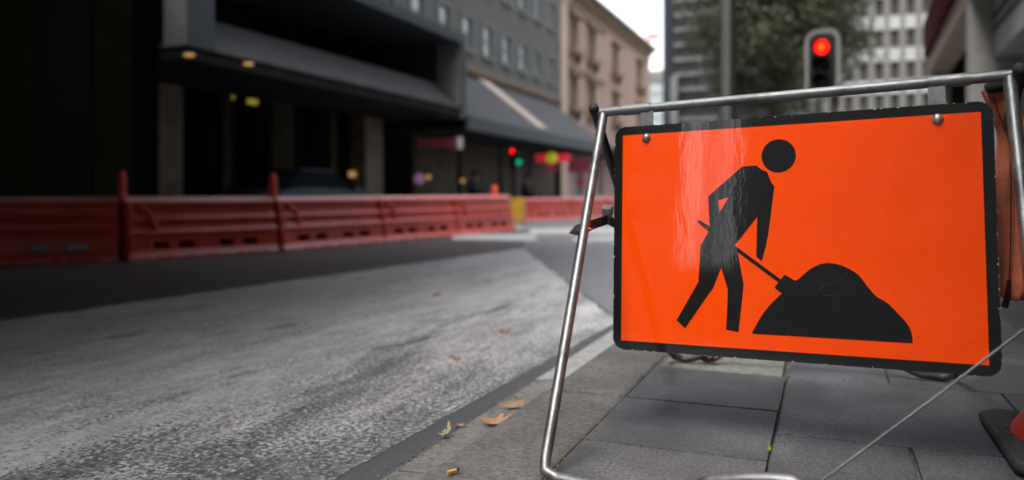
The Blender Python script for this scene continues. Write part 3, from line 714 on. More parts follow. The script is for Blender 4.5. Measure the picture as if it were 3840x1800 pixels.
# ================================================================ THE ROADWORKS SIGN AND ITS STAND
sr = empty('roadwork_sign', (-0.0941,2.0292,0.2127), 'orange roadworks sign with black digging worker symbol hanging in a tube stand', 'road sign')
SM = Matrix(((0.98983,0.14156,-0.01401),(-0.13963,0.98569,0.09443),(0.02718,-0.09151,0.99543)))
sr.rotation_euler = SM.to_euler()
OFF[sr.name] = Vector((0,0,0))
PW, PH, CZ = 0.894, 0.602, 0.301
def on_sign(mb, name, mat, smooth=False):
    o = mb.build(name, mat, sr); o.location = (0,0,CZ); return o
def rrect(wd, ht, r, y, seg=8):
    out = []
    for cx, cz, a0 in ((wd/2-r,ht/2-r,0),(-wd/2+r,ht/2-r,90),(-wd/2+r,-ht/2+r,180),(wd/2-r,-ht/2+r,270)):
        out += [Vector((cx+r*math.cos(R(a0+90*i/seg)), y, cz+r*math.sin(R(a0+90*i/seg)))) for i in range(seg+1)]
    return out
def ragged(poly, amp):
    out = []
    for p, q in zip(poly, poly[1:]+poly[:1]):
        n = max(1, int((q-p).length/0.006))
        for i in range(n):
            r = p.lerp(q, i/n); h = noise.noise(Vector((r.x*60, 3.3, r.z*60)))
            k = 1 - amp*max(0, h-.25)/max(.2, r.length); out.append(Vector((r.x*k, r.y, r.z*k)))
    return out
on_sign(MB().prism(ragged(rrect(PW, PH, .032, 0), .006), (0,.0025,0)), 'panel', M['sign_border'])
W2, H2 = .846, .554
on_sign(MB().add([(-W2/2,-.0007,-H2/2),(W2/2,-.0007,-H2/2),(W2/2,-.0007,H2/2),(-W2/2,-.0007,H2/2)], [(0,1,2,3)]), 'orange_face', M['sign_orange'])
BODY = [(-0.1007,0.1774),(-0.0652,0.1785),(-0.0584,0.1726),(-0.0494,0.166),(-0.0404,0.1628),(-0.0382,0.159),(-0.0315,0.1403),(-0.0277,0.1321),(-0.022,0.125),(-0.0249,0.101),(-0.0315,0.0508),(-0.0386,-0.0006),(-0.0422,-0.0138),(-0.0413,-0.0157),(-0.0538,-0.0605),(-0.0668,-0.0489),(-0.0655,-0.0057),(-0.064,0.0495),(-0.1203,-0.0216),(-0.1129,-0.0393),(-0.1082,-0.0624),(-0.0983,-0.1176),(-0.0989,-0.1292),(-0.1113,-0.2369),(-0.1422,-0.233),(-0.1391,-0.1766),(-0.1377,-0.1325),(-0.154,-0.0788),(-0.1757,-0.1324),(-0.1828,-0.1408),(-0.2473,-0.2352),(-0.2703,-0.2161),(-0.2126,-0.1151),(-0.2073,-0.0231),(-0.2025,-0.0148),(-0.1854,0.0136),(-0.1835,0.025),(-0.1875,0.1035)]
HOLE = [(-0.161,0.0932),(-0.1342,0.1014),(-0.158,0.0624)]
GRIP = [(-0.2096,0.0436),(-0.1823,0.0254),(-0.1823,0.0119),(-0.1859,0.0136),(-0.2149,0.0373),(-0.2144,0.0408)]
SHAFT = [(-0.1203,-0.0216),(-0.0082,-0.1043),(-0.0148,-0.1112),(-0.1134,-0.0383)]
BLADE = [(-0.024,-0.1246),(-0.0,-0.092),(0.024,-0.1056),(0.0197,-0.1182),(-0.0064,-0.138)]
HEAP = [(-0.0064,-0.138),(-0.0287,-0.159),(-0.0481,-0.1834),(-0.065,-0.2106),(-0.0794,-0.2389),(0.2766,-0.2389),(0.2756,-0.2215),(0.2721,-0.2071),(0.2634,-0.1917),(0.2491,-0.1764),(0.2335,-0.1574),(0.2201,-0.1467),(0.2035,-0.1386),(0.186,-0.1167),(0.1699,-0.0919),(0.1583,-0.0821),(0.1418,-0.0722),(0.1228,-0.0648),(0.1012,-0.0617),(0.0842,-0.0647),(0.067,-0.0719),(0.0522,-0.0838),(0.0372,-0.0983),(0.0285,-0.105),(0.024,-0.1056),(0.0197,-0.1182)]
def chaikin(poly, keep):
    out = []
    n = len(poly)
    for i, p in enumerate(poly):
        if i in keep: out.append(p); continue
        a, c = poly[i-1], poly[(i+1) % n]
        out += [(p[0]*.75+a[0]*.25, p[1]*.75+a[1]*.25), (p[0]*.75+c[0]*.25, p[1]*.75+c[1]*.25)]
    return out
HEAP = chaikin(HEAP, {0,4,5,24,25})
HEAP = chaikin(HEAP, {0} | {i for i, p in enumerate(HEAP) if p in ((-0.0794,-0.2389),(0.2766,-0.2389),(0.024,-0.1056),(0.0197,-0.1182))})
pic = MB()
def flat(loops):
    loops = [[Vector((x, -.0013, z)) for x, z in l] for l in loops]
    pic.add([p for l in loops for p in l], [tuple(t) for t in tessellate_polygon(loops)])
flat([BODY, HOLE]); flat([GRIP]); flat([SHAFT]); flat([BLADE]); flat([HEAP])
flat([[(-0.0113+.0410*math.cos(2*math.pi*i/48), 0.2003+.0416*math.sin(2*math.pi*i/48)) for i in range(48)]])
on_sign(pic, 'worker_symbol', M['sign_black'])
scr = MB()
for pts in (((0.078,-.128),(0.092,-.114),(0.110,-.106),(0.128,-.098),(0.140,-.086)), ((0.086,-.1385),(0.105,-.1395),(0.130,-.139))):
    scr.tube([(x,-.0014,z) for x, z in pts], .0004, 5)
on_sign(scr, 'scratch', M['scratch'])
for bx in (-0.3552, 0.3384):
    bz = 0.2665
    bb = MB().lathe((bx,-.001,bz), [(.0125,0),(.0125,.0015),(.011,.003)], 20, (0,-1,0))
    bb.lathe((bx,-.004,bz), [(.0102,0),(.0102,.003),(.0082,.0055),(.005,.0066),(0,.007)], 6 if bx < 0 else 16, (0,-1,0))
    on_sign(bb, 'bolt', M['bolt'])
    on_sign(MB().box((bx-.019,.0032,bz-.03), (bx+.017,.0052,bz+.088)), 'hanger_strap', M['galv_dull'])

st = empty('sign_stand', (-0.09,2.15,0), 'galvanised folding tube stand that carries the roadworks sign', 'sign stand')
RL, RR = Vector((-0.5988,2.1725,0.845)), Vector((0.3803,2.0351,0.8793)); u = (RR-RL).normalized()
LL, LR = Vector((-0.5834,2.1697,0.839)), Vector((0.3738,2.0354,0.8726))
D = Vector((0.016,-0.5582,-0.826)); DR = D - Vector((0.0446,-.0063,0)) - VU*.034
FL, FR = LL + D, LR + DR
T = 0.0128
MB().tube([RL, RL+u*.3, RR-u*.3, RR], T, 20).build('top_rail', M['galv_dull'], st)
for a, c in ((.075,.155),(.822,.906)):
    MB().tube([RL+u*a, RL+u*c], T+.0022, 20).build('collar', M['galv_dull'], st)
for a in (.146, .832):
    MB().lathe(RL+u*a+VU*(-T-.0015), [(.005,0),(.005,.006),(.003,.009)], 10, (0,0,-1)).build('collar_bolt', M['bolt'], st)
MB().tube([LL, LL+D*.5, LL+D*.965, FL+VU*.012+u*.006, FL+u*.035+VU*.0], T, 18).build('leg', M['galv'], st)
MB().tube([LR, LR+DR*.5, LR+DR*.965, FR+VU*.012-u*.006, FR-u*.035], T+.001, 18).build('leg', M['galv'], st)
# front bottom rail: lies on the paving, hoops up in the middle
def P_(k, z, dy=0):
    p = FL.lerp(FR, k); return Vector((p.x, p.y+dy, z))
br = [FL+u*.03, P_(.12,.0128), P_(.26,.0128), P_(.33,.035,.004), P_(.40,.069), P_(.47,.083), P_(.52,.0905), P_(.556,.093), P_(.573,.089), P_(.582,.080), P_(.592,.06), P_(.62,.03), P_(.66,.0128), P_(.85,.0128), FR-u*.03]
MB().tube(br, T, 16).build('bottom_rail', M['galv'], st)
# rear frame
TL, TR = Vector((-0.6069,2.1408+.035,0.838)), Vector((0.3888,2.0308,0.870))
BL, BR = Vector((-0.529,2.926,0.013)), Vector((0.395,2.954,0.013))
dl, dr = BL-TL, BR-TR
MB().tube([TL-dl*.012, TL+dl*.5, TL+dl*.95, BL+VU*.010+Vector((.008,0,0)), BL+Vector((.05,.004,0))], T, 16).build('rear_leg', M['steel_dark'], st)
MB().tube([TR-dr*.012, TR+dr*.5, TR+dr*.95, BR+VU*.010-Vector((.008,0,0)), BR+Vector((-.05,.0,0))], T, 16).build('rear_leg', M['steel_dark'], st)
MB().tube([BL+Vector((.04,.003,0)), BL.lerp(BR,.10)+VU*.012, BL.lerp(BR,.17)+VU*.045, BL.lerp(BR,.24)+VU*.075, BL.lerp(BR,.30)+VU*.085, BL.lerp(BR,.66)+VU*.085, BL.lerp(BR,.72)+VU*.075, BL.lerp(BR,.80)+VU*.04, BL.lerp(BR,.88)+VU*.006, BR-Vector((.04,0,0))], T, 14).build('rear_rail', M['steel_dark'], st)
for p, d_ in ((TL,dl),(TR,dr)):
    MB().lathe(p-d_.normalized()*.016, [(.0142,0),(.0145,.012),(.012,.02),(0,.021)], 16, -d_).build('end_cap', M['rubber'], st)
# folding spreader: two flat bars hinged halfway, bolted to the front leg
fp = LL + D*.378; jm = atX(2274,824,-.572); rp = TL + dl*.44
s1 = (jm-fp).normalized()
a0 = fp - s1*.075 + Vector((-.016,0,0)); a1 = jm + s1*.01
MB().prism([a0, a0+s1*.05-VU*.012, a1+Vector((0,0,-.013)), a1+Vector((0,0,.013)), a0+s1*.05+VU*.014], (.004,0,0)).build('spreader_bar', M['steel_dark'], st)
MB().beam(jm+Vector((.006,0,0)), rp+Vector((.02,0,0)), .004, .026, (0,0,1)).build('spreader_bar', M['steel_dark'], st)
MB().obox(jm+Vector((.002,.006,.024)), (.013,0,0), (0,.010,.006), (0,-.0015,.012)).build('spreader_catch', M['galv'], st)
MB().lathe(fp+Vector((.012,0,0)), [(.005,0),(.005,.005),(.003,.008)], 10, (1,-.4,0)).build('pivot_bolt', M['cone'], st)
# wire rope from the hoop to the right leg
w0 = P_(.583,.082,-.012); w1 = LR + DR*.52 - Vector((0,.015,0)); w1 = Vector((0.412,1.735,0.432))
MB().tube([w0, w0.lerp(w1,.5)-VU*.003, w1], .0027, 10).build('wire_rope', M['rope'], st)

# orange canvas cover hanging from the stand, behind the sign's right edge
cv = empty('canvas_cover', (0.47,2.08,0.2), 'rolled orange canvas cover hanging from the right end of the sign stand', 'canvas cover')
rowsC = [(338,3686,3800),(352,3690,3806),(375,3698,3812),(410,3712,3822),(445,3722,3834),(480,3736,3850),(515,3742,3862),(560,3738,3880),(640,3728,3894),(740,3722,3905),(850,3720,3910),(950,3720,3912),(1040,3724,3905),(1080,3731,3896),(1105,3742,3880),(1119,3762,3850),(1124,3778,3830)]
vs, fs = [], []; NC = 16
for j, (y, xa, xb) in enumerate(rowsC):
    for side in (-1, 1):
        for i in range(NC+1):
            t = i/NC; x = xa + (xb-xa)*t
            p = atZ(x, y, 1.86)
            bulge = math.sin(math.pi*t)**.6 * (.034 - .012*(j/len(rowsC)))
            fold = .010*math.sin(t*9 + j*.55) + .012*noise.noise((t*4, j*.45, side*2.0))
            vs.append(p + VF*(side*bulge + fold*math.sin(math.pi*t)))
row = 2*(NC+1)
for j in range(len(rowsC)-1):
    for s_ in (0, NC+1):
        for i in range(NC):
            a = j*row + s_ + i; fs.append((a, a+1, a+row+1, a+row))
cvm = MB(); cvm.add(vs, fs, True); cvo = cvm.build('cover', M['canvas'], cv)
ss = cvo.modifiers.new('subsurf', 'SUBSURF'); ss.levels = 1; ss.render_levels = 1
cap = MB(); cap.tube([atZ(3704,333,1.84), atZ(3730,322,1.825), atZ(3762,314,1.82), atZ(3830,305,1.83)], [.012,.016,.018,.018], 12); cap.build('rolled_collar', M['canvas_dark'], cv)
sm_ = MB(); sm_.tube([atZ(3724,355,1.823), atZ(3742,420,1.823), atZ(3764,470,1.821), atZ(3782,520,1.82), atZ(3790,580,1.82), atZ(3791,700,1.822), atZ(3790,900,1.824), atZ(3785,1050,1.826), atZ(3778,1120,1.84)], .0014, 6); sm_.build('seam', M['thread'], cv)
MB().tube([atZ(3784,1050,1.822), atZ(3779,1105,1.83), atZ(3774,1128,1.845), atZ(3767,1150,1.85)], [.004,.006,.007,.008], 8).build('draw_cord', M['thread'], cv)

# traffic cone at the right edge
cn = empty('traffic_cone', (0.625,2.27,0), 'faded red traffic cone on a black rubber base at right edge', 'traffic cone')
cm = MB()
bp_ = [Vector((.625+x, 2.27+y, 0)) for x, y in ((-.225,-.27),(.225,-.27),(.25,-.24),(.25,.20),(.21,.24),(-.21,.24),(-.245,.20),(-.245,-.24))]
cm.prism([p+VU*.003 for p in bp_], (0,0,.03)); cm.build('base', M['rubber'], cn, bevel=.012)
MB().lathe((.625,2.27,.0335), [(.205,0),(.20,.012),(.176,.05),(.158,.10),(.132,.24),(.085,.47),(.046,.66),(.040,.70),(.030,.705)], 40).build('cone_body', M['cone'], cn)
MB().lathe((.625,2.27,.31), [(.1243,0),(.1060,.09)], 40).build('reflective_band', M['white_paint'], cn)
for i in range(7):
    a = R(150 + i*17); p = Vector((.625+.213*math.cos(a), 2.27+.213*math.sin(a), .035)); d_ = Vector((math.cos(a), math.sin(a), 0))
    MB().obox(p, d_*.005, d_.cross(VU)*.002, VU*.001).build('tab', M['cone'], cn)

# ================================================================ WATER-FILLED BARRIERS
H_ = 0.675
def barrier_proto():
    t = empty('plastic_barrier', (0,0,ROAD), 'first', 'barrier', 'red plastic barriers')
    OFF[t.name] = Vector((0,0,0)); L = 1.9; e = .006
    b_ = MB()
    def ext(prof, x0, x1):                                           # symmetric profile (half width, z)
        poly = [Vector((x0,-w_,z)) for w_, z in prof] + [Vector((x0,w_,z)) for w_, z in reversed(prof)]
        b_.prism(poly, (x1-x0,0,0))
    ext([(.262,.0),(.262,.03),(.205,.095),(.203,.11)], e, L-e)
    xs = [e,.28,.48,.60,.79,1.11,1.29,1.41,1.62,L-e]
    for i in range(0, len(xs)-1, 2): ext([(.203,.11),(.193,.19)], xs[i], xs[i+1])
    ext([(.193,.19),(.180,.27),(.203,.276),(.207,.288),(.152,.345),(.146,.352),(.138,.418),(.174,.424),(.178,.434),(.120,.487),(.112,.493),(.104,.588),(.144,.596),(.148,.615),(.10,H_)], e, L-e)
    for x in (.22,):                                                 # moulded braces across the recesses
        for s in (-1, 1):
            b_.beam((x-.06,s*.125,.60), (x+.10,s*.165,.46), .03, .035, (1,0,0)); b_.beam((x+.10,s*.15,.44), (x+.12,s*.185,.33), .03, .035, (1,0,0))
    for x in (e+.05,):
        for s in (-1, 1): b_.beam((x,s*.115,.62), (x,s*.205,.10), .05, .05, (1,0,0))
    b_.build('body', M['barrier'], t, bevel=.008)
    MB().lathe((0,-.07,.09), [(.030,.50),(.040,.53),(.048,.56),(.050,.64),(.040,.66),(.040,.69),(.050,.70),(.050,.73),(.036,.745),(.036,.76),(.048,.77),(.048,.795),(.032,.805),(.032,.815),(.042,.82),(.042,.84),(.028,.86),(0,.862)], 18).build('marker_post', M['post_plastic'], t)
    for x in (.03, L-.03): MB().box((x-.035,-.03,.20), (x+.035,.03,.32)).build('hinge_lug', M['barrier'], t)
    return t
bp = barrier_proto(); used = [False]
def barrier(p, q, label, post=True, zs=1.0):
    o = bp if not used[0] else copy_tree(bp); used[0] = True
    p, q = Vector((p[0],p[1],ROAD)), Vector((q[0],q[1],ROAD))
    o.location = p; o.rotation_euler = (0,0,math.atan2(q.y-p.y, q.x-p.x)); o.scale = ((q-p).length/1.9, 1, zs)
    o['label'] = label
    if not post:
        for ch in list(o.children):
            if ch.name.startswith('marker_post'): bpy.data.objects.remove(ch)
    return o
J = [Vector((-8.36,4.95)), Vector((-7.02,6.35)), Vector((-6.40,8.02))]
E2 = Vector((-5.72,14.07))
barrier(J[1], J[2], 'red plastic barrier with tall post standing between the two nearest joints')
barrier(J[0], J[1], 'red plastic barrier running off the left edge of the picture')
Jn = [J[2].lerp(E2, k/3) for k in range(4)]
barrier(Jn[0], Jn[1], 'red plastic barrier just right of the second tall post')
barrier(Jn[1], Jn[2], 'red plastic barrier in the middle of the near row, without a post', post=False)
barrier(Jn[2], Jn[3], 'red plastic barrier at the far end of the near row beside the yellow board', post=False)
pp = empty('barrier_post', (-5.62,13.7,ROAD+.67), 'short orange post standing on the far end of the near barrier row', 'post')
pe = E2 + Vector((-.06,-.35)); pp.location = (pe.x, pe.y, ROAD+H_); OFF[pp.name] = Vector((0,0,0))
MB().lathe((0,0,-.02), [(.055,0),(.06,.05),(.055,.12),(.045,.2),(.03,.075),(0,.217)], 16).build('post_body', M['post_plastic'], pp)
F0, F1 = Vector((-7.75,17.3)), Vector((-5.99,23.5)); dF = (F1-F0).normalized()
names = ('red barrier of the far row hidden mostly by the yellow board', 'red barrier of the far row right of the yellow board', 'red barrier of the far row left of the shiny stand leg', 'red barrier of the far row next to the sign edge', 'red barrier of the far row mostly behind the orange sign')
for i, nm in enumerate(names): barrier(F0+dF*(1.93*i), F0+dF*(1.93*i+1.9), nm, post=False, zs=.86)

# yellow board at the end of the near row
yb = empty('yellow_sign', (0,0,ROAD), 'portrait yellow warning board on low feet beyond the barrier end', 'road sign')
c_ = gnd(1938,838,ROAD); yb.location = c_; yb.rotation_euler = (0,0,R(14)); OFF[yb.name] = Vector((0,0,0))
MB().box((-.20,-.012,.05), (.20,.012,.60)).build('board', M['sign_yellow'], yb, bevel=.01)
for s in (-.15,.15): MB().beam((s,.16,0), (s,.02,.62), .025, .025, (1,0,0)).build('leg', M['galv_dull'], yb); MB().beam((s,-.14,0), (s,-.016,.62), .025, .02, (1,0,0)).build('leg', M['galv_dull'], yb)

# ================================================================ SIGNALS, POLES, SIGNS
# near signal, seen above the sign's rail
sg = empty('traffic_signal', atZ(3091,723,11.2).xy.to_3d(), 'black three-lens traffic signal with pale rim showing red above the sign', 'traffic signal')
gx = sg.location; OFF[sg.name] = Vector(gx); OFF[sg.name] = Vector((0,0,0))
sg.rotation_euler = (0,0, YAW - R(36))                                # board faces the road, turned to the left
topz = atZ(3085,116,11).z; bw, bh = .475, .97
def rr2(wd, ht, r, y, zc_):
    return [p + VU*zc_ for p in rrect(wd, ht, r, y)]
zc_ = topz - bh/2 + .05
MB().prism(rr2(bw,bh,.17,-.10,zc_), (0,.012,0)).build('rim', M['sig_rim'], sg)
MB().prism(rr2(bw-.105,bh-.105,.12,-.108,zc_), (0,.007,0)).build('backboard', M['sig_black'], sg)
for k, mt in ((1,'red_on'),(0,'lens_off'),(-1,'lens_off')):
    z = zc_ + k*.232
    hd = MB().lathe((0,-.109,z), [(.118,0),(.118,.03),(.105,.03),(.105,.008)], 24, (0,-1,0)); hd.build('housing', M['sig_black'], sg)
    ln = MB().lathe((0,-.112,z), [(.102,.0),(.085,.018),(.05,.03),(0,.035)], 24, (0,-1,0)).build('lens', M[mt], sg)
    if k == 1:
        MB().lathe((0,-.148,z), [(.036,0),(.02,.006),(0,.008)], 16, (0,-1,0)).build('lamp_core', M['red_core'], sg)
    vz = MB(); n_ = 16; vv = []
    for i in range(n_+1):
        a = R(-20 + 220*i/n_)
        vv += [(.116*math.cos(a), -.138, z+.116*math.sin(a)), (.116*math.cos(a), -.138-.17*(.35+.65*max(0,math.sin(a))), z+.116*math.sin(a)-.02)]
    vz.add(vv, [(2*i,2*i+1,2*i+3,2*i+2) for i in range(n_)], True); vo = vz.build('visor', M['sig_black'], sg)
    sv = vo.modifiers.new('solid', 'SOLIDIFY'); sv.thickness = .004
MB().box((-.13,-.087,zc_-.38), (.13,.02,zc_+.38)).build('signal_box', M['sig_black'], sg, bevel=.02)
MB().tube([(.14,.06,0.02),(.14,.06,topz-.35)], .042, 16).build('pole', M['zinc_pole'], sg)
MB().box((.02,.03,zc_-.05), (.12,.05,zc_+.05)).build('bracket', M['zinc_pole'], sg)
# tall grey street pole
lp = atX(2731,723,-.9); po = empty('street_pole', (lp.x,lp.y,0), 'tall grey street pole rising in front of the tree', 'pole')
MB().tube([(lp.x,lp.y,0),(lp.x,lp.y,3),(lp.x,lp.y,9.5)], [.072,.071,.062], 24).build('shaft', M['zinc_pole'], po)
MB().tube([(lp.x+.05,lp.y-.055,0.3),(lp.x+.048,lp.y-.05,9.0)], .030, 12).build('dark_side_tube', M['canvas_dark'], po)  # added dark tube, blackens the right side of the shaft
MB().lathe((lp.x,lp.y,0), [(.17,0),(.17,.02),(.085,.05),(.082,.30),(.075,.32)], 20).build('base_collar', M['zinc_pole'], po)
MB().tube([(lp.x,lp.y,9.3),(lp.x-.5,lp.y,9.75),(lp.x-1.6,lp.y,9.85)], .035, 12).build('arm', M['zinc_pole'], po)
MB().box((lp.x-2.2,lp.y-.12,9.79), (lp.x-1.5,lp.y+.12,9.9)).build('lamp_head', M['zinc_pole'], po, bevel=.03)
# far signal
d = 33; f0 = atZ(1938,723,d); fs_ = empty('traffic_signal', (f0.x,f0.y,ROAD), 'distant traffic signal lit red and green on a grey pole by the awning', 'traffic signal')
OFF[fs_.name] = Vector((0,0,0)); fs_.rotation_euler = (0,0,YAW)
zr = atZ(1911,563,d).z - ROAD; zg = atZ(1945,609,d).z - ROAD; xo = (1911-1938)/PF*d; xg = (1945-1938)/PF*d
MB().tube([(0,0,0),(0,0,zr+.25)], .085, 14).build('pole', M['zinc_pole'], fs_)
MB().lathe((0,0,zr+.25), [(.06,0),(.13,.06),(.16,.16),(.12,.27),(0,.32)], 16).build('finial', M['sign_pink'] if False else M['sign_white'], fs_)
MB().prism(rr2(.50,1.05,.10,-.12,zr-.30) and [p+Vector((xo,0,0)) for p in rr2(.50,1.05,.10,-.12,zr-.30)], (0,.03,0)).build('backboard', M['sig_black'], fs_)
MB().lathe((xo,-.125,zr), [(.17,0),(.14,.03),(0,.05)], 18, (0,-1,0)).build('lens', M['red_on'], fs_)
for k in (1,2): MB().lathe((xo,-.125,zr-.29*k), [(.11,0),(.09,.03),(0,.05)], 18, (0,-1,0)).build('lens', M['lens_off'], fs_)
MB().box((xg-.14,-.26,zg-.16), (xg+.14,-.10,zg+.2)).build('side_box', M['sig_black'], fs_, bevel=.02)
MB().lathe((xg,-.265,zg), [(.11,0),(.09,.02),(0,.03)], 18, (0,-1,0)).build('lens', M['green_on'], fs_)

# hanging shop signs under the awnings
def hang_sign(name, x0, x1, y, d0, ht, face, endm, label, dd=0.0, rods=True):
    a, c = atZ(x0, y, d0), atZ(x1, y, d0+dd); mid = (a+c)/2
    o = empty(name, (mid.x,mid.y,mid.z-ht/2), label, 'shop sign'); OFF[o.name] = Vector(mid) - VU*ht/2
    MB().beam(a, c, .14, ht).build('light_box', face, o, bevel=.01)
    if endm: e_ = (c-a).normalized(); MB().beam(c+e_*.003, c+e_*.16, .17, ht*1.25).build('end_panel', endm, o, bevel=.02)
    if rods:
        for k in (.15,.85): p = a.lerp(c,k); MB().beam(p+VU*(ht/2), p+VU*(ht/2+.35), .02, .02, (1,0,0)).build('hanger', M['dark_soffit'], o)
    return o
hang_sign('hanging_sign', 1560, 1712, 537, 21.5, .26, M['sign_dkred'], M['sign_white'], 'dark red sign with white end hanging under the canopy end', dd=.4)
hs_ = hang_sign('hanging_sign', 2010, 2136, 593, 30.5, .30, M['neon_red'], None, 'lit red sign with a yellow oval hanging under the grey awning')
pm = atZ(2068,592,30.3); ov = MB(); ov.lathe(pm, [(.22,0),(.22,.12),(0,.125)], 24, -VF); oo = ov.build('yellow_oval', M['neon_yellow'], hs_)
hang_sign('shop_sign', 2040, 2086, 624, 31.5, .42, M['sign_pink'], None, 'small pink sign under the yellow oval', rods=False)
hang_sign('shop_sign', 2130, 2212, 622, 36, .62, M['sign_pink'], None, 'wide pink sign panel left of the shiny stand leg')
hang_sign('shop_sign', 2160, 2192, 684, 37, .40, M['sign_pink'], None, 'round pink shop poster low behind the stand leg', rods=False)
pk = atZ(1573,670,23.5)
tag(MB().lathe(pk, [(0,-.16),(.10,-.13),(.15,-.05),(.15,.05),(.10,.13),(0,.16)], 18).build('globe_lamp', M['lamp_pink'], None, loc=pk), 'glowing pink globe lamp in the dark shopfront', 'lamp')
pk = atZ(1607,664,24); tag(MB().lathe(pk, [(0,-.07),(.06,-.04),(.075,0),(.06,.04),(0,.07)], 14).build('globe_lamp', M['lamp_warm'], None, loc=pk), 'small amber globe lamp just right of the pink one', 'lamp')
pk = atZ(1735,678,26); tag(MB().lathe(pk, [(0,-.07),(.06,-.04),(.075,0),(.06,.04),(0,.07)], 14).build('globe_lamp', M['lamp_warm'], None, loc=pk), 'small amber globe lamp left of the seated person in blue', 'lamp')

# ================================================================ CAR, PEOPLE
def car(loc, rz, label):
    t = empty('parked_car', (0,0,0), label, 'car', 'cars behind the barriers')
    OFF[t.name] = Vector((0,0,0))
    prof = [(-2.2,.32),(-2.25,.62),(-2.15,.86),(-1.75,.93),(-1.2,.97),(1.0,.93),(1.75,.84),(2.15,.70),(2.25,.5),(2.2,.3),(1.78,.22),(-1.78,.22)]
    MB().prism([Vector((x,-.86,z)) for x, z in prof], (0,1.72,0)).build('body', M['car_blue'], t, bevel=.07)
    g_ = MB(); lo_ = [(-1.75,.9),(1.05,.9)]; hi_ = [(-1.05,1.36),(.35,1.36)]
    vsx = [Vector((lo_[0][0],-.80,.92)),Vector((lo_[1][0],-.80,.92)),Vector((lo_[1][0],.80,.92)),Vector((lo_[0][0],.80,.92)),Vector((-1.05,-.62,1.36)),Vector((.30,-.62,1.36)),Vector((.30,.62,1.36)),Vector((-1.05,.62,1.36))]
    g_.add(vsx, [(0,3,2,1),(4,5,6,7),(0,1,5,4),(1,2,6,5),(2,3,7,6),(3,0,4,7)]); g_.build('cabin_glass', M['car_glass'], t, bevel=.05)
    r_ = MB(); r_.box((-1.02,-.60,1.361), (.27,.60,1.41)); r_.build('roof', M['car_blue'], t, bevel=.03)
    for s in (-1,1):
        for x in (-1.38,1.42):
            wv = MB().lathe((x,s*.74,.32), [(.20,-.10),(.31,-.10),(.325,-.05),(.325,.05),(.31,.10),(.20,.10)], 28, (0,s,0)).build('wheel', M['rubber'], t)
            rm = MB().lathe((x,s*.74,.32), [(.205,.02),(.19,.09),(.05,.085),(0,.09)], 20, (0,s,0)).build('rim', M['chrome'], t); rm.parent = wv
        MB().obox((2.16,s*.62,.62), (.06,0,0), (0,.17,0), (0,0,.07)).build('headlight', M['sign_white'], t, bevel=.02)
        MB().obox((-2.19,s*.64,.74), (.05,0,0), (0,.16,0), (0,0,.07)).build('tail_light', M['sign_dkred'], t, bevel=.02)
        MB().obox((.72,s*.93,.97), (.07,0,0), (0,.09,0), (0,0,.06)).build('mirror', M['car_blue'], t, bevel=.02)
    t.location = loc; t.rotation_euler = (0,0,rz); return t
c1_ = car((-10.2,13.9,ROAD), R(90), 'dark navy hatchback parked behind the near barrier row')
c1_.scale = (.84,.95,.85); del c1_['group']

def person(loc, rz, label, jmat):
    t = empty('person', loc, label, 'person'); t.rotation_euler = (0,0,rz); OFF[t.name] = Vector((0,0,0))
    def skin(name, verts, edges, mat, root=0):
        me = bpy.data.meshes.new(name); me.from_pydata([v[:3] for v in verts], edges, []); me.materials.append(mat)
        o = bpy.data.objects.new(name, me); COL.objects.link(o); o.parent = t
        sk = o.modifiers.new('skin', 'SKIN'); sk.use_smooth_shade = True
        if not me.skin_vertices: 
            bm = bmesh.new(); bm.from_mesh(me); bm.verts.layers.skin.verify(); bm.to_mesh(me); bm.free()
        for i, v in enumerate(verts): me.skin_vertices[0].data[i].radius = (v[3], v[3]*(v[4] if len(v) > 4 else 1))
        me.skin_vertices[0].data[root].use_root = True
        o.modifiers.new('subsurf', 'SUBSURF').levels = 1; o.modifiers['subsurf'].render_levels = 2
        return o
    V_ = [(0,0,.50,.135),(0,.01,.68,.125),(0,-.01,.90,.15,.75),(0,-.02,1.0,.07),(0,-.03,1.07,.058),(0,-.04,1.16,.092),(0,-.045,1.25,.075),
          (-.17,0,.95,.06),(-.25,-.08,.72,.045),(-.16,-.28,.68,.038),(-.10,-.38,.70,.03),(.17,0,.95,.06),(.25,-.08,.72,.045),(.16,-.28,.68,.038),(.10,-.38,.70,.03),
          (-.10,-.06,.50,.085),(-.13,-.44,.50,.065),(-.13,-.46,.26,.05),(-.13,-.44,.07,.04),(-.13,-.60,.04,.035),(.10,-.06,.50,.085),(.13,-.44,.50,.065),(.13,-.46,.26,.05),(.13,-.44,.07,.04),(.13,-.60,.04,.035)]
    E_ = [(0,1),(1,2),(2,3),(3,4),(4,5),(5,6),(2,7),(7,8),(8,9),(9,10),(2,11),(11,12),(12,13),(13,14),(0,15),(15,16),(16,17),(17,18),(18,19),(0,20),(20,21),(21,22),(22,23),(23,24)]
    skin('body', V_, E_, M['skin'])
    up = [0,1,2,3,7,8,9,11,12,13]; mp = {k: i for i, k in enumerate(up)}
    skin('jacket', [(V_[k][0],V_[k][1],V_[k][2],V_[k][3]*1.22) for k in up], [(mp[a],mp[c]) for a, c in E_ if a in mp and c in mp], jmat)
    dn = [0,15,16,17,18,20,21,22,23]; mp = {k: i for i, k in enumerate(dn)}
    skin('trousers', [(V_[k][0],V_[k][1],V_[k][2],V_[k][3]*1.2) for k in dn], [(mp[a],mp[c]) for a, c in E_ if a in mp and c in mp], M['canvas_dark'])
    MB().lathe((0,-.03,1.18), [(.098,0),(.106,.06),(.09,.13),(.05,.165),(0,.175)], 16).build('hair', M['hair'], t)
    MB().lathe((0,-.135,1.165), [(.012,0),(.014,.012),(.006,.024)], 8, (0,-1,-.3)).build('nose', M['skin'], t)
    return t
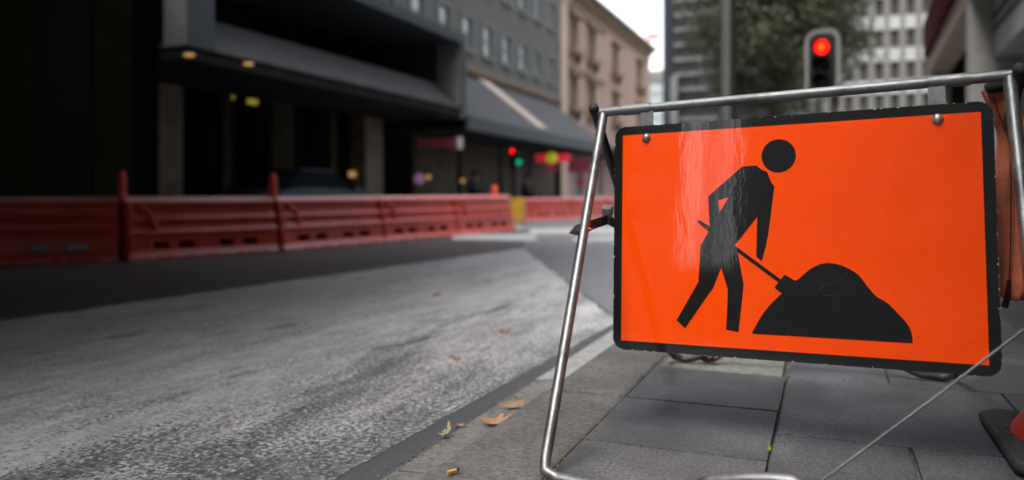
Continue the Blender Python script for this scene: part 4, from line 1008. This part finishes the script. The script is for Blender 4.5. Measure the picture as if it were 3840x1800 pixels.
def chair(loc, rz, label):
    t = empty('cafe_chair', (0,0,0), label, 'chair', 'cafe chairs'); OFF[t.name] = Vector((0,0,0))
    MB().box((-.20,-.22,.38), (.20,.20,.42)).build('seat', M['column'], t, bevel=.01)
    MB().box((-.19,.18,.62), (.19,.21,.86)).build('backrest', M['column'], t, bevel=.01)
    for x in (-.18,.18):
        MB().beam((x,-.20,0), (x,-.18,.38), .03, .03, (1,0,0)).build('leg', M['column'], t); MB().beam((x,.20,0), (x,.195,.62), .03, .03, (1,0,0)).build('leg', M['column'], t)
    t.location = loc; t.rotation_euler = (0,0,rz); return t
a_ = gnd(1779,723+62,0.02); 
pa_ = atZ(1779,680,26.0); pb_ = atZ(1977,690,30.0)
person((pa_.x,pa_.y,.0), R(70), 'seated person in dark blue jacket beyond the near barrier end', M['jacket'])
person((pb_.x,pb_.y,-.0), R(60), 'seated person in dark plum jacket right of the distant signal', M['jacket2'])
ch_ = chair((pa_.x,pa_.y,.02), R(70), 'brown cafe chair under the person in dark blue')
ch2 = copy_tree(ch_); ch2.location = (pb_.x,pb_.y,.02); ch2.rotation_euler = (0,0,R(60)); ch2['label'] = 'brown cafe chair under the person in plum'

# ================================================================ TREE
def tree(loc, label):
    t = empty('street_tree', loc, label, 'tree'); OFF[t.name] = Vector((0,0,0)); rnd = random.Random(4)
    tips = []
    tr = MB(); tr.tube([(0,0,0),(.05,.02,1.2),(-.04,.05,2.4),(.06,0,3.6),(.0,.1,5.2),(.1,0,7.2)], [.20,.16,.14,.12,.09,.04], 14)
    for i in range(26):
        a = i*2.4 + rnd.random()*.5; z0 = 2.3 + i*.19; ln = rnd.uniform(1.2,2.6)*(1-.25*i/26)
        p0 = Vector((0,0,z0)); p1 = p0 + Vector((math.cos(a)*ln*.5, math.sin(a)*ln*.5, ln*.32)); p2 = p0 + Vector((math.cos(a)*ln, math.sin(a)*ln, ln*rnd.uniform(.25,.7)))
        tr.tube([p0,p1,p2], [.06,.035,.012], 7); tips += [p1.lerp(p2,k) for k in (.1,.5,.9,1.1)]
    tr.build('trunk', M['bark'], t)
    vs, fs = [], []
    def clump(cc, nl, sp):
        for l in range(nl):
            p = cc + Vector((rnd.gauss(0,sp), rnd.gauss(0,sp), rnd.gauss(0,sp*.8)))
            d_ = Vector((rnd.gauss(0,1), rnd.gauss(0,1), rnd.gauss(-.3,.8))).normalized(); s_ = d_.orthogonal().normalized()
            s_ = (Matrix.Rotation(rnd.random()*6.28, 3, d_) @ s_); L_ = rnd.uniform(.07,.13); W_ = L_*.34
            b0 = len(vs); vs.extend([p, p+d_*L_*.5+s_*W_, p+d_*L_, p+d_*L_*.5-s_*W_]); fs.append((b0,b0+1,b0+2,b0+3))
    for tp in tips:
        for c in range(3):
            cc = tp + Vector((rnd.gauss(0,.4), rnd.gauss(0,.4), rnd.gauss(0,.34)))
            if cc.z > 2.9: clump(cc, 40, .17)
    n_ = 0
    while n_ < 1250:
        q = Vector((rnd.uniform(-1,1), rnd.uniform(-1,1), rnd.uniform(-1,1)))
        lob = 1 + .35*noise.noise(q.normalized()*2.1 + Vector((3,1,7)))
        if q.length > lob or q.length < .25: continue
        cc = Vector((q.x*2.65, q.y*2.5, 6.3 + q.z*3.1))
        if cc.z < 2.9 or noise.noise(cc*.75) < -.22: continue
        clump(cc, 44, .19); n_ += 1
    cr = MB(); cr.v = vs; cr.f = fs; cr.s = [False]*len(fs); cr.m = [0]*len(fs)
    me = bpy.data.meshes.new('crown'); me.from_pydata(vs, [], fs); me.materials.append(M['foliage'])
    o = bpy.data.objects.new('crown', me); COL.objects.link(o); o.parent = t
    return t
tp_ = atZ(2905,723,23.5); tree((tp_.x,tp_.y,.02), 'olive green street tree behind the traffic signal and grey pole')

# ================================================================ LEAVES AND LITTER
def leaf(px, py, h, size, rz, mat, label, curl=.25, cat='leaf', lobes=True):
    p = gnd(px, py, h); me = bpy.data.meshes.new('fallen_leaf'); rnd = random.Random(int(px*7+py))
    n = 40; ring = []
    for i in range(n):
        a = 2*math.pi*i/n
        r = (.62 + .38*abs(math.cos(a))**1.3) * (1 + (.24*math.cos(5*a+px) + .16*math.sin(8*a+py) + .10*math.sin(13*a) if lobes else 0))
        ring.append(Vector((math.cos(a)*r, math.sin(a)*r*.62, 0)))
    vs = [Vector((0,0,0))] + [v*.5 for v in ring] + ring
    for v in vs:
        v.z = curl*(v.x**2*.6 + abs(v.y)*1.1) + .10*noise.noise(v*2.2 + Vector((px,py,0)))
    fs = [(0,1+i,1+(i+1)%n) for i in range(n)] + [(1+i,1+n+i,1+n+(i+1)%n,1+(i+1)%n) for i in range(n)]
    M3 = Matrix.Rotation(.38+rnd.uniform(-.15,.15), 3, 'X') @ Matrix.Rotation(rz, 3, 'Z')
    vs = [M3 @ v * (size*.88) for v in vs]; mz = min(v.z for v in vs); vs = [v - VU*mz for v in vs]
    me.from_pydata(vs, [], fs); me.materials.append(mat); me.polygons.foreach_set('use_smooth', [True]*len(fs)); me.update()
    o = bpy.data.objects.new('fallen_leaf', me); COL.objects.link(o); o.location = p + VU*.001
    s_ = o.modifiers.new('solid', 'SOLIDIFY'); s_.thickness = .0008; s_.offset = 1
    tag(o, label, cat, 'fallen leaves'); return o
GZ = ROAD + .012
leaf(1926,1528,GZ,.042,R(20),M['leaf'],'tan dry leaf on the gutter, upper one of the touching pair',.5)
leaf(1872,1588,GZ,.056,R(35),M['leaf'],'largest tan dry leaf in the gutter, below the smaller tan one',.35)
leaf(1676,1632,GZ,.028,R(80),M['leaf_pale'],'pale olive curled leaf standing up on the gutter edge',.9)
leaf(1730,1596,GZ,.014,R(10),M['leaf'],'tiny orange leaf scrap between the pale leaf and the big tan leaf',.4)
leaf(1893,1249,ROAD+.006,.040,R(5),M['leaf'],'reddish tan leaf alone on the pale road coating near the stand leg',.3)
leaf(1709,1347,ROAD+.006,.032,R(-15),M['leaf'],'tan leaf on the pale coating above the gutter leaves',.3)
leaf(1640,1110,ROAD+.006,.035,R(40),M['leaf'],'small faded leaf far out on the pale road coating',.3)
leaf(2664,1362,.003,.050,R(10),M['leaf_brown'],'dark brown curled leaf on the pit lid under the sign',.8)
cb = gnd(1697,1775,-.003); ct = empty('cigarette_butt', cb, 'orange cigarette butt lying on the kerb stone at the bottom', 'cigarette butt'); OFF[ct.name] = Vector((0,0,0)); ct.rotation_euler = (0,0,R(62))
MB().tube([(-.014,0,.005),(.010,0,.005)], .0042, 12).build('filter', M['butt'], ct); MB().tube([(.0102,0,.005),(.016,0,.0055)], .004, 12).build('ash_end', M['canvas_dark'], ct)
wp = gnd(2883,1692,-.008); we = MB()
for i in range(7):
    a = i*.9; q = wp + Vector((random.uniform(-.002,.002), (i-3)*.004, 0)); we.add([q, q+Vector((.0035,0,.006)), q+Vector((math.cos(a)*.004,math.sin(a)*.004,.015)), q+Vector((-.003,0,.006))], [(0,1,2,3)])
tag(we.build('weed', M['weed'], None, loc=wp), 'tiny yellow green weed in the joint between two pavers', 'weed')
# grit and leaf crumbs packed along the gutter and the kerb joint
rg_ = random.Random(11); gt = MB()
for i in range(620):
    t_ = rg_.random()
    if t_ < .5: x, z = -1.035 + rg_.gauss(0,.016), ROAD + .006
    elif t_ < .72: x, z = -.86 - abs(rg_.gauss(0,.05)), ROAD + .0125
    else: x, z = -.577 + rg_.gauss(0,.006), -.004
    y = 1.2 + 4.2*rg_.random()**1.4; r_ = rg_.uniform(.0009,.0030) * (1.6 if rg_.random() < .08 else 1)
    a = rg_.random()*6.28; d_ = Vector((math.cos(a), math.sin(a), rg_.uniform(-.2,.2)))*r_; e_ = Vector((-math.sin(a), math.cos(a), 0))*r_*rg_.uniform(.4,.9)
    gt.mi = 0 if rg_.random() < .72 else 1
    gt.obox((x,y,z+r_*.35), d_, e_, VU*r_*.5)
struct('gutter_grit', gt, [M['gutter'], M['leaf']])
bpy.data.objects['gutter_grit']['kind'] = 'stuff'; bpy.data.objects['gutter_grit']['label'] = 'dark grit and leaf crumbs along the gutter and kerb joint'; bpy.data.objects['gutter_grit']['category'] = 'grit'
